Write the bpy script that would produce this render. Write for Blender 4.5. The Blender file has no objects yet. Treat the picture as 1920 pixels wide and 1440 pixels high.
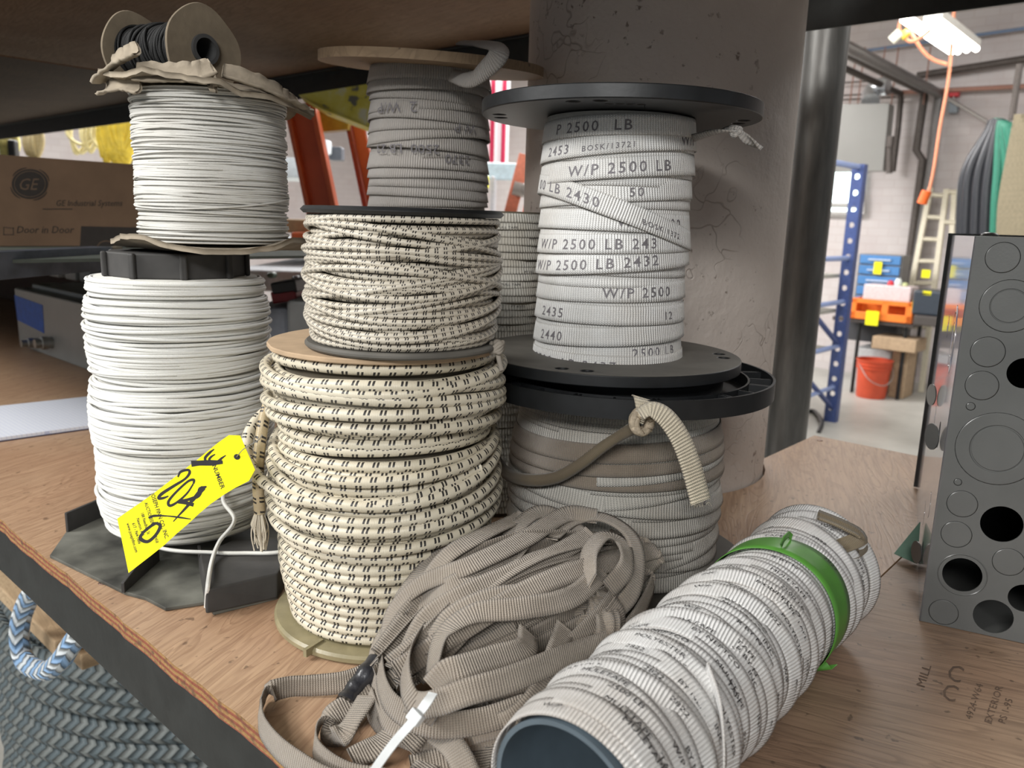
import bpy, bmesh, math, random
import numpy as np
from mathutils import Vector, noise as mnoise
PI = math.pi
rng = np.random.default_rng(7)
random.seed(7)
S = bpy.context.scene
COL = S.collection

# ------------------------------------------------------------------ camera
FPX = 1488.0
PITCH = math.radians(11.6)
ROLL = math.radians(-1.76)
CAMH = 0.42                                   # above the shelf top, which is z = 0
_s, _c = math.sin(PITCH), math.cos(PITCH)
FWD = np.array([0, _c, -_s])
_r0 = np.array([1.0, 0, 0]); _d0 = np.array([0, -_s, -_c])
RGT = _r0 * math.cos(ROLL) + _d0 * math.sin(ROLL)
DWN = -_r0 * math.sin(ROLL) + _d0 * math.cos(ROLL)
CAMP = np.array([0, 0, CAMH])
cd = bpy.data.cameras.new('camera')
cam = bpy.data.objects.new('camera', cd)
COL.objects.link(cam)
cd.sensor_width = 36.0
cd.lens = FPX / 1920 * 36.0
cd.clip_start = 0.02
cd.clip_end = 60
from mathutils import Matrix
M = Matrix.Identity(4)
for i in range(3):
    M[i][0] = RGT[i]; M[i][1] = -DWN[i]; M[i][2] = -FWD[i]; M[i][3] = CAMP[i]
cam.matrix_world = M
cd.dof.use_dof = True
cd.dof.focus_distance = 0.80
cd.dof.aperture_fstop = 8.0
S.camera = cam

# ------------------------------------------------------------------ light
S.view_settings.view_transform = 'Standard'
S.view_settings.look = 'None'
S.view_settings.exposure = 0.0
S.view_settings.gamma = 1.0
S.view_settings.use_curve_mapping = False
w = bpy.data.worlds.new('world'); S.world = w
w.use_nodes = True
w.node_tree.nodes['Background'].inputs[0].default_value = (0.88, 0.94, 1.0, 1)
w.node_tree.nodes['Background'].inputs[1].default_value = 0.30

AN = math.radians(-41.5)
E1 = np.array([math.cos(AN), math.sin(AN), 0.0])      # along the shelf front
NN = np.array([-math.sin(AN), math.cos(AN), 0.0])     # into the shelf
ZZ = np.array([0, 0, 1.0])
def EN(e, n, z=0.0): return E1 * e + NN * n + ZZ * z

def area_light(name, pos, target, sx, sy, power, color=(1, 1, 1)):
    l = bpy.data.lights.new(name, 'AREA'); l.shape = 'RECTANGLE'
    l.size = sx; l.size_y = sy; l.energy = power; l.color = color
    o = bpy.data.objects.new(name, l); COL.objects.link(o)
    o.location = pos
    o.rotation_euler = (Vector(target) - Vector(pos)).to_track_quat('-Z', 'Y').to_euler()
    return o
# ceiling fluorescents in the aisle behind the viewer, and daylight from the open side
area_light('aisle_lamp_light', EN(-2.0, -1.3, 2.1), (-0.2, 0.8, 0.15), 1.4, 0.4, 36, (1.0, 0.985, 0.95))
area_light('aisle_lamp_light', EN(-2.6, -2.5, 2.35), (0.0, 1.0, 0.2), 1.8, 0.5, 125, (1.0, 0.99, 0.97))
area_light('aisle_lamp_light', EN(1.3, -2.7, 2.05), (0.2, 1.0, 0.3), 1.8, 0.5, 120, (1.0, 0.99, 0.97))
# lamps of the hall behind the shelving
area_light('hall_lamp_light', EN(-2.2, 4.4, 2.4), EN(-2.2, 4.41, 0), 2.4, 1.2, 115, (1.0, 0.99, 0.97))
area_light('hall_lamp_light', EN(-5.5, 5.5, 2.4), EN(-5.5, 5.51, 0), 3.0, 2.0, 470, (1.0, 0.99, 0.98))
area_light('hall_lamp_light', EN(-7.5, 2.2, 2.4), EN(-7.5, 2.21, 0), 2.4, 2.0, 330, (0.98, 0.99, 1.0))
area_light('hall_lamp_light', EN(1.0, 5.2, 2.4), EN(0.6, 5.6, 0), 2.4, 1.2, 100, (1.0, 0.99, 0.97))

# ------------------------------------------------------------------ pixel helpers (1920x1440 frame)
def ray(px, py):
    return FWD + RGT * (px - 960) / FPX + DWN * (py - 720) / FPX
def at(px, py, z=0.0):
    r = ray(px, py); return CAMP + r * ((z - CAMH) / r[2])
def on(px, py, val, axis=NN):
    r = ray(px, py); return CAMP + r * ((val - CAMP @ axis) / (r @ axis))
def aty(px, py, Y):
    r = ray(px, py); return CAMP + r * (Y / r[1])
def depth(P): return float((np.asarray(P) - CAMP) @ FWD)

# ------------------------------------------------------------------ materials
def newmat(name):
    m = bpy.data.materials.new(name); m.use_nodes = True
    nt = m.node_tree; return m, nt, nt.nodes['Principled BSDF']
def N(nt, t, **k):
    n = nt.nodes.new(t)
    for a, b in k.items():
        if a == 'inp':
            for kk, v in b.items(): n.inputs[kk].default_value = v
        else: setattr(n, a, b)
    return n
def L(nt, a, b): nt.links.new(a, b)
def math_n(nt, op, a, b=None, c=None):
    n = N(nt, 'ShaderNodeMath', operation=op)
    for i, v in enumerate((a, b, c)):
        if v is None: continue
        if isinstance(v, (int, float)): n.inputs[i].default_value = v
        else: L(nt, v, n.inputs[i])
    return n.outputs[0]
def ramp(nt, src, stops):
    r = N(nt, 'ShaderNodeValToRGB'); el = r.color_ramp.elements
    while len(el) < len(stops): el.new(0.5)
    for e, (p, c) in zip(el, stops):
        e.position = p; e.color = (c[0], c[1], c[2], 1) if hasattr(c, '__len__') else (c, c, c, 1)
    L(nt, src, r.inputs[0]); return r.outputs[0]
def mixc(nt, f, a, b, mode='MIX'):
    n = N(nt, 'ShaderNodeMix', data_type='RGBA', blend_type=mode)
    for i, v in ((0, f), (6, a), (7, b)):
        if isinstance(v, (int, float)): n.inputs[i].default_value = v
        elif isinstance(v, tuple): n.inputs[i].default_value = (*v[:3], 1)
        else: L(nt, v, n.inputs[i])
    return n.outputs[2]
def bump(nt, h, strength, dist, b):
    n = N(nt, 'ShaderNodeBump'); n.inputs['Strength'].default_value = strength
    n.inputs['Distance'].default_value = dist
    L(nt, h, n.inputs['Height']); L(nt, n.outputs[0], b.inputs['Normal']); return n
def coords(nt, scale=(1, 1, 1), rot=(0, 0, 0), uv=False):
    tc = N(nt, 'ShaderNodeTexCoord'); mp = N(nt, 'ShaderNodeMapping')
    mp.inputs['Scale'].default_value = scale; mp.inputs['Rotation'].default_value = rot
    L(nt, tc.outputs['UV' if uv else 'Object'], mp.inputs[0]); return mp.outputs[0]
def nz(nt, co, scale, detail=3, rough=0.5, dist=0.0):
    n = N(nt, 'ShaderNodeTexNoise'); n.inputs['Scale'].default_value = scale
    n.inputs['Detail'].default_value = detail; n.inputs['Roughness'].default_value = rough
    n.inputs['Distortion'].default_value = dist
    L(nt, co, n.inputs['Vector']); return n.outputs[0]
_pm = {}
def plain(name, c, rough=0.6, metal=0.0, var=0.12, bs=0.15, scale=60, coat=0.0):
    if name in _pm: return _pm[name]
    m, nt, b = newmat(name)
    co = coords(nt)
    f = nz(nt, co, scale, 4)
    lo = tuple(x * (1 - var) for x in c); hi = tuple(min(1, x * (1 + var)) for x in c)
    L(nt, ramp(nt, f, [(0.3, lo), (0.7, hi)]), b.inputs['Base Color'])
    b.inputs['Roughness'].default_value = rough; b.inputs['Metallic'].default_value = metal
    b.inputs['Coat Weight'].default_value = coat
    if bs: bump(nt, nz(nt, co, scale * 3, 3), bs, 0.001, b)
    _pm[name] = m; return m
def emis(name, c, s):
    m, nt, b = newmat(name)
    b.inputs['Base Color'].default_value = (*c, 1)
    b.inputs['Emission Color'].default_value = (*c, 1); b.inputs['Emission Strength'].default_value = s
    return m

def plywood(name, base, dark, red, grain_ang, rough=0.55, worn=0.5, seed=0.0):
    m, nt, b = newmat(name)
    b.inputs['Specular IOR Level'].default_value = 0.12 if rough > .7 else 0.5
    co = coords(nt, (1, 1, 1), (0, 0, grain_ang))
    mp = N(nt, 'ShaderNodeMapping'); mp.inputs['Scale'].default_value = (1.6, 11, 4)
    mp.inputs['Location'].default_value = (seed, seed * 1.7, 0)
    L(nt, co, mp.inputs[0])
    wv = nz(nt, mp.outputs[0], 1.6, 3, 0.5, 1.2)
    rings = math_n(nt, 'FRACT', math_n(nt, 'MULTIPLY', wv, 13.0))
    rg = ramp(nt, rings, [(0.0, 0.0), (0.55, 0.15), (0.86, 1.0), (0.93, 0.9), (1.0, 0.0)])
    mp2 = N(nt, 'ShaderNodeMapping'); mp2.inputs['Scale'].default_value = (7, 130, 30)
    L(nt, co, mp2.inputs[0])
    fine = nz(nt, mp2.outputs[0], 1.5, 5, 0.65)
    big = nz(nt, co, 3.1, 3, 0.55, 0.4)
    c1 = mixc(nt, ramp(nt, big, [(0.35, 0.0), (0.68, 1.0)]), base, red)
    c2 = mixc(nt, math_n(nt, 'MULTIPLY', rg, 0.42), c1, dark)
    c3 = mixc(nt, ramp(nt, fine, [(0.42, 0.0), (0.72, 0.55)]), c2, dark)
    # pale scuffs and small dark dents
    mp3 = N(nt, 'ShaderNodeMapping'); mp3.inputs['Scale'].default_value = (14, 90, 30)
    mp3.inputs['Rotation'].default_value = (0, 0, 0.9)
    L(nt, co, mp3.inputs[0])
    sc = math_n(nt, 'MULTIPLY', ramp(nt, nz(nt, mp3.outputs[0], 1.3, 5, 0.7), [(0.62, 0.0), (0.72, 1.0)]),
                ramp(nt, nz(nt, co, 7, 2), [(0.5, 0.0), (0.62, 1.0)]))
    c4 = mixc(nt, math_n(nt, 'MULTIPLY', sc, worn), c3, tuple(min(1, x * 1.75) for x in base))
    dots = ramp(nt, nz(nt, co, 95, 2, 0.4), [(0.26, 1.0), (0.31, 0.0)])
    c5 = mixc(nt, math_n(nt, 'MULTIPLY', dots, 0.6), c4, tuple(x * 0.35 for x in dark))
    L(nt, c5, b.inputs['Base Color'])
    b.inputs['Roughness'].default_value = rough
    h = math_n(nt, 'ADD', math_n(nt, 'MULTIPLY', fine, 0.6), math_n(nt, 'MULTIPLY', rg, -0.35))
    bump(nt, h, 0.35, 0.0012, b)
    return m

M_plyL = plywood('plywood_light', (0.47, 0.315, 0.20), (0.22, 0.12, 0.07), (0.40, 0.245, 0.15), -AN + 1.15, 0.42, 0.35)
M_plyR = plywood('plywood_dirty', (0.37, 0.265, 0.18), (0.13, 0.083, 0.055), (0.30, 0.19, 0.125), -AN - 0.35, 0.5, 0.6, 4.0)
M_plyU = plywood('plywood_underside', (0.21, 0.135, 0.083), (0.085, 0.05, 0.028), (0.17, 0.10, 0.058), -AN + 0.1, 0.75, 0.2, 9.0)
M_plyE, _nt, _b = newmat('plywood_edge')
_co = coords(_nt)
_z = N(_nt, 'ShaderNodeSeparateXYZ'); L(_nt, _co, _z.inputs[0])
_ly = math_n(_nt, 'FRACT', math_n(_nt, 'ADD', math_n(_nt, 'MULTIPLY', _z.outputs[2], 150.0), math_n(_nt, 'MULTIPLY', nz(_nt, _co, 25, 3), 0.35)))
_cc = ramp(_nt, _ly, [(0.0, (0.20, 0.055, 0.03)), (0.38, (0.26, 0.075, 0.04)), (0.46, (0.33, 0.19, 0.07)), (0.9, (0.28, 0.15, 0.05)), (1.0, (0.20, 0.055, 0.03))])
L(_nt, mixc(_nt, ramp(_nt, nz(_nt, _co, 120, 4), [(0.5, 0.0), (0.7, 0.8)]), _cc, (0.10, 0.05, 0.03)), _b.inputs['Base Color'])
bump(_nt, nz(_nt, _co, 160, 4), 0.8, 0.003, _b)
_b.inputs['Roughness'].default_value = 0.8

M_steel = plain('dark_painted_steel', (0.016, 0.0175, 0.017), 0.5, 0.2, 0.3, 0.2, 30)
M_steelb = plain('blue_grey_steel', (0.060, 0.072, 0.092), 0.42, 0.3, 0.45, 0.3, 22)
M_black = plain('black_plastic', (0.008, 0.009, 0.010), 0.45, 0.0, 0.35, 0.12, 40)
M_blackd = plain('dusty_black_plastic', (0.040, 0.038, 0.036), 0.7, 0.0, 0.35, 0.2, 25)
M_flange = plain('dusty_flange_plastic', (0.105, 0.098, 0.085), 0.6, 0.0, 0.25, 0.15, 18)
M_card = plain('cardboard', (0.42, 0.30, 0.19), 0.85, 0, 0.12, 0.35, 35)
M_cardg = plain('greyed_cardboard', (0.28, 0.235, 0.175), 0.9, 0, 0.22, 0.6, 38)
M_cardd = plain('brown_box_cardboard', (0.16, 0.098, 0.058), 0.85, 0, 0.12, 0.2, 14)
M_olive = plain('olive_flange_plastic', (0.26, 0.225, 0.13), 0.4, 0, 0.18, 0.3, 40)
M_ink = plain('printing_ink', (0.018, 0.016, 0.018), 0.7, 0, 0.1, 0)
M_inkl = plain('faded_printing_ink', (0.15, 0.14, 0.15), 0.7, 0, 0.2, 0)
M_inkd = plain('box_printing', (0.030, 0.024, 0.020), 0.7, 0, 0.1, 0)
M_white = plain('white_plastic', (0.58, 0.60, 0.60), 0.35, 0, 0.05, 0.1)
M_yellow = plain('yellow_card', (0.93, 0.85, 0.004), 0.55, 0, 0.02, 0.05, 30)
M_tape = plain('black_tape', (0.022, 0.023, 0.028), 0.3, 0, 0.3, 0.5, 90, 0.3)
M_green = plain('green_tape', (0.075, 0.235, 0.035), 0.38, 0, 0.15, 0.12, 30)
M_pvc = plain('grey_pvc', (0.075, 0.10, 0.12), 0.35, 0, 0.15, 0.1, 25)

# grey enamel of the electrical enclosure
M_enam, _nt, _b = newmat('grey_enamel')
_co = coords(_nt)
L(_nt, ramp(_nt, nz(_nt, _co, 14, 4), [(0.3, (0.080, 0.082, 0.079)), (0.7, (0.098, 0.10, 0.096))]), _b.inputs['Base Color'])
_b.inputs['Roughness'].default_value = 0.30
bump(_nt, nz(_nt, _co, 420, 2), 0.12, 0.0006, _b)

# concrete column paint
M_conc, _nt, _b = newmat('painted_concrete')
_co = coords(_nt)
_pit = ramp(_nt, nz(_nt, _co, 62, 4, 0.6), [(0.31, 1.0), (0.36, 0.0)])
_pz = ramp(_nt, nz(_nt, _co, 5, 2), [(0.42, 0.0), (0.55, 1.0)])
_v = N(_nt, 'ShaderNodeTexVoronoi', feature='DISTANCE_TO_EDGE'); _v.inputs['Scale'].default_value = 9
_dn = N(_nt, 'ShaderNodeVectorMath', operation='ADD'); _n3 = N(_nt, 'ShaderNodeTexNoise'); _n3.inputs['Scale'].default_value = 12
L(_nt, _co, _n3.inputs['Vector'])
_sc3 = N(_nt, 'ShaderNodeVectorMath', operation='SCALE'); _sc3.inputs['Scale'].default_value = 0.25
L(_nt, _n3.outputs['Color'], _sc3.inputs[0]); L(_nt, _co, _dn.inputs[0]); L(_nt, _sc3.outputs[0], _dn.inputs[1])
L(_nt, _dn.outputs[0], _v.inputs['Vector'])
_cr = ramp(_nt, _v.outputs['Distance'], [(0.0, 1.0), (0.018, 0.0)])
_crm = math_n(_nt, 'MULTIPLY', _cr, ramp(_nt, nz(_nt, _co, 4.3, 2), [(0.52, 0.0), (0.6, 0.8)]))
_basec = ramp(_nt, nz(_nt, _co, 6, 4), [(0.3, (0.50, 0.44, 0.395)), (0.7, (0.57, 0.51, 0.46))])
_k = mixc(_nt, math_n(_nt, 'MULTIPLY', math_n(_nt, 'MAXIMUM', math_n(_nt, 'MULTIPLY', _pit, _pz), math_n(_nt, 'MULTIPLY', _crm, 0.6)), 0.75), _basec, (0.13, 0.085, 0.06))
L(_nt, _k, _b.inputs['Base Color']); _b.inputs['Roughness'].default_value = 0.55
_h = math_n(_nt, 'SUBTRACT', math_n(_nt, 'ADD', nz(_nt, _co, 26, 4), math_n(_nt, 'MULTIPLY', nz(_nt, _co, 150, 2), 0.25)), math_n(_nt, 'ADD', math_n(_nt, 'MULTIPLY', _pit, _pz), _crm))
bump(_nt, _h, 0.5, 0.006, _b)

# galvanised tube
M_galv, _nt, _b = newmat('grey_steel_pipe')
_co = coords(_nt, (9, 9, 1.2))
L(_nt, ramp(_nt, nz(_nt, _co, 5, 5, 0.6), [(0.3, (0.085, 0.083, 0.078)), (0.7, (0.17, 0.165, 0.155))]), _b.inputs['Base Color'])
_b.inputs['Roughness'].default_value = 0.42; _b.inputs['Metallic'].default_value = 0.5

# uv materials: u in metres along the strand, v 0..1 around / across
def uvsep(nt):
    tc = N(nt, 'ShaderNodeTexCoord'); s = N(nt, 'ShaderNodeSeparateXYZ'); L(nt, tc.outputs['UV'], s.inputs[0])
    return s.outputs[0], s.outputs[1]
def cord_mat(name, c1, c2, twist, rough=0.55):
    m, nt, b = newmat(name); u, v = uvsep(nt)
    a = math_n(nt, 'MULTIPLY', u, twist); bb = math_n(nt, 'MULTIPLY', v, 2 * PI * 3)
    s1 = math_n(nt, 'SINE', math_n(nt, 'ADD', a, bb)); s2 = math_n(nt, 'SINE', math_n(nt, 'SUBTRACT', a, bb))
    h = math_n(nt, 'MULTIPLY', s1, s2)
    tc = N(nt, 'ShaderNodeTexCoord')
    d = nz(nt, tc.outputs['Object'], 14, 3)
    cc = mixc(nt, ramp(nt, d, [(0.35, 0.0), (0.7, 1.0)]), c1, c2)
    L(nt, mixc(nt, math_n(nt, 'MULTIPLY_ADD', h, -0.12, 0.12), cc, tuple(x * 0.6 for x in c1)), b.inputs['Base Color'])
    bump(nt, h, 0.35, 0.0006, b); b.inputs['Roughness'].default_value = rough
    b.inputs['Sheen Weight'].default_value = 0.2
    return m
M_cord = cord_mat('white_braided_cord', (0.80, 0.80, 0.77), (0.72, 0.71, 0.66), 2600)
M_twine = cord_mat('white_twine', (0.72, 0.71, 0.67), (0.60, 0.58, 0.53), 3600)
M_bcord = cord_mat('black_cord', (0.014, 0.014, 0.014), (0.02, 0.02, 0.02), 2200, 0.7)
def bungee_mat(name, period, base, hi, rows=4, dirt=0.35):
    m, nt, b = newmat(name); u, v = uvsep(nt)
    row = math_n(nt, 'FLOOR', math_n(nt, 'MULTIPLY', v, float(rows)))
    vf = math_n(nt, 'FRACT', math_n(nt, 'MULTIPLY', v, float(rows)))
    uu = math_n(nt, 'ADD', math_n(nt, 'DIVIDE', u, period), math_n(nt, 'MULTIPLY', vf, 0.14))
    uf = math_n(nt, 'FRACT', uu)
    def band(x, c, wd):
        return math_n(nt, 'LESS_THAN', math_n(nt, 'ABSOLUTE', math_n(nt, 'SUBTRACT', x, c)), wd)
    d = math_n(nt, 'MAXIMUM', band(uf, 0.36, 0.072), band(uf, 0.62, 0.072))
    d = math_n(nt, 'MULTIPLY', d, band(vf, 0.5, 0.33))
    tc = N(nt, 'ShaderNodeTexCoord')
    rib = math_n(nt, 'SINE', math_n(nt, 'MULTIPLY', u, 5200.0))
    dn = ramp(nt, nz(nt, tc.outputs['Object'], 11, 4), [(0.42, 0.0), (0.75, 1.0)])
    cc = mixc(nt, math_n(nt, 'MULTIPLY', dn, dirt), hi, base)
    cc = mixc(nt, math_n(nt, 'MULTIPLY_ADD', rib, 0.10, 0.10), cc, tuple(x * 0.55 for x in base))
    L(nt, mixc(nt, math_n(nt, 'MULTIPLY', d, 0.97), cc, (0.012, 0.011, 0.013)), b.inputs['Base Color'])
    bump(nt, math_n(nt, 'ADD', rib, math_n(nt, 'MULTIPLY', d, -2.0)), 0.25, 0.0004, b)
    b.inputs['Roughness'].default_value = 0.36
    return m
M_bun1 = bungee_mat('bungee_cord_thick', 0.0138, (0.50, 0.42, 0.27), (0.70, 0.64, 0.51))
M_bun2 = bungee_mat('bungee_cord_thin', 0.0082, (0.40, 0.34, 0.25), (0.58, 0.53, 0.44))
def web_mat(name, c1, c2, dirtc, dirt=0.5, rib=0.0021, rough=0.45, contrast=0.32):
    m, nt, b = newmat(name); u, v = uvsep(nt)
    tc = N(nt, 'ShaderNodeTexCoord')
    wob = nz(nt, tc.outputs['Object'], 60, 2)
    uu = math_n(nt, 'ADD', math_n(nt, 'MULTIPLY', u, 2 * PI / rib), math_n(nt, 'MULTIPLY', wob, 4.0))
    r1 = math_n(nt, 'SINE', uu)
    vv = math_n(nt, 'SINE', math_n(nt, 'MULTIPLY', v, 2 * PI * 11))
    h = math_n(nt, 'ADD', r1, math_n(nt, 'MULTIPLY', math_n(nt, 'MULTIPLY', vv, r1), 0.5))
    edge = ramp(nt, math_n(nt, 'ABSOLUTE', math_n(nt, 'SUBTRACT', v, 0.5)), [(0.44, 0.0), (0.49, 1.0)])
    d = ramp(nt, nz(nt, tc.outputs['Object'], 9, 4, 0.6), [(0.42, 0.0), (0.72, 1.0)])
    f2 = nz(nt, tc.outputs['Object'], 40, 2)
    cc = mixc(nt, f2, c1, c2)
    cc = mixc(nt, math_n(nt, 'MULTIPLY', d, dirt), cc, dirtc)
    cc = mixc(nt, math_n(nt, 'MULTIPLY_ADD', h, -contrast * 0.5, contrast * 0.5), cc, tuple(x * 0.50 for x in c1))
    L(nt, mixc(nt, math_n(nt, 'MULTIPLY', edge, 0.45), cc, tuple(x * 0.55 for x in dirtc)), b.inputs['Base Color'])
    bump(nt, h, 0.7, 0.0009, b)
    b.inputs['Roughness'].default_value = rough; b.inputs['Sheen Weight'].default_value = 0.25
    return m
M_webw = web_mat('white_pulling_tape', (0.88, 0.88, 0.86), (0.79, 0.79, 0.77), (0.58, 0.51, 0.42), 0.55, 0.0031, 0.40, 0.5)
M_web2 = web_mat('soiled_white_tape', (0.68, 0.66, 0.60), (0.58, 0.55, 0.49), (0.20, 0.155, 0.11), 0.75, 0.0033, 0.42, 0.75)
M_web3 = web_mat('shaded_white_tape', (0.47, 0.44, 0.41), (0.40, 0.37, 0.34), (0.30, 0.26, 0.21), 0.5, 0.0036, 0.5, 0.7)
M_webt = web_mat('beige_grey_strap', (0.41, 0.35, 0.285), (0.32, 0.27, 0.215), (0.17, 0.135, 0.10), 0.7, 0.0023, 0.5, 0.5)
M_webr = web_mat('glossy_printed_tape', (0.84, 0.84, 0.83), (0.72, 0.71, 0.69), (0.42, 0.35, 0.28), 0.6, 0.0028, 0.30, 0.34)
M_webtail = web_mat('cream_tape', (0.70, 0.63, 0.49), (0.62, 0.54, 0.40), (0.42, 0.33, 0.22), 0.4, 0.0034, 0.5, 0.45)
M_olivecord = cord_mat('khaki_folded_tape', (0.17, 0.135, 0.085), (0.13, 0.10, 0.065), 1800)
def rope_mat(name, c1, c2):
    m, nt, b = newmat(name); u, v = uvsep(nt)
    vf = math_n(nt, 'ABSOLUTE', math_n(nt, 'SUBTRACT', math_n(nt, 'FRACT', math_n(nt, 'MULTIPLY', v, 4.0)), 0.5))
    ph = math_n(nt, 'ADD', math_n(nt, 'DIVIDE', u, 0.024), math_n(nt, 'MULTIPLY', vf, 1.6))
    h = math_n(nt, 'ABSOLUTE', math_n(nt, 'SINE', math_n(nt, 'MULTIPLY', ph, PI)))
    st = math_n(nt, 'FRACT', math_n(nt, 'MULTIPLY', ph, 0.5))
    cc = mixc(nt, ramp(nt, st, [(0.42, 0.0), (0.5, 1.0)]), c1, c2)
    L(nt, mixc(nt, ramp(nt, h, [(0.0, 1.0), (0.45, 0.0)]), cc, tuple(x * 0.22 for x in c1)), b.inputs['Base Color'])
    bump(nt, h, 0.9, 0.006, b); b.inputs['Roughness'].default_value = 0.6
    return m
M_rope = rope_mat('grey_blue_braided_rope', (0.085, 0.11, 0.12), (0.15, 0.165, 0.16))
M_ropeb = rope_mat('blue_white_braided_rope', (0.22, 0.36, 0.56), (0.56, 0.60, 0.62))

# ------------------------------------------------------------------ object helpers
ORG = {}
def mk(name, V, Fc, mat, parent=None, uv=None, smooth=False, mats=None, midx=None):
    V = np.asarray(V, float)
    if parent is not None: org = ORG[parent.name]
    else:
        lo, hi = V.min(0), V.max(0); org = np.array([(lo[0] + hi[0]) / 2, (lo[1] + hi[1]) / 2, lo[2]])
    me = bpy.data.meshes.new(name)
    me.from_pydata((V - org).tolist(), [], [tuple(int(i) for i in f) for f in Fc])
    if uv is not None:
        ul = me.uv_layers.new(name='UVMap')
        li = np.zeros(len(me.loops), dtype=np.int32); me.loops.foreach_get('vertex_index', li)
        if callable(uv): data = uv(li, me)
        else: data = uv
        ul.data.foreach_set('uv', np.asarray(data, dtype=np.float32).ravel())
    for mm in (mats or [mat]): me.materials.append(mm)
    if midx is not None: me.polygons.foreach_set('material_index', np.asarray(midx, dtype=np.int32))
    if smooth: me.polygons.foreach_set('use_smooth', np.ones(len(me.polygons), dtype=bool))
    me.update()
    o = bpy.data.objects.new(name, me); COL.objects.link(o)
    ORG[o.name] = org
    if parent is not None: o.parent = parent
    else: o.location = org
    return o
def tag(o, label=None, cat=None, group=None, kind=None):
    if label: o['label'] = label
    if cat: o['category'] = cat
    if group: o['group'] = group
    if kind: o['kind'] = kind
    return o
def thing(name, label, cat, loc, group=None):
    o = bpy.data.objects.new(name, None); COL.objects.link(o)
    o.empty_display_size = 0.02
    o.location = loc; ORG[o.name] = np.array(loc, float)
    return tag(o, label, cat, group)

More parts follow.
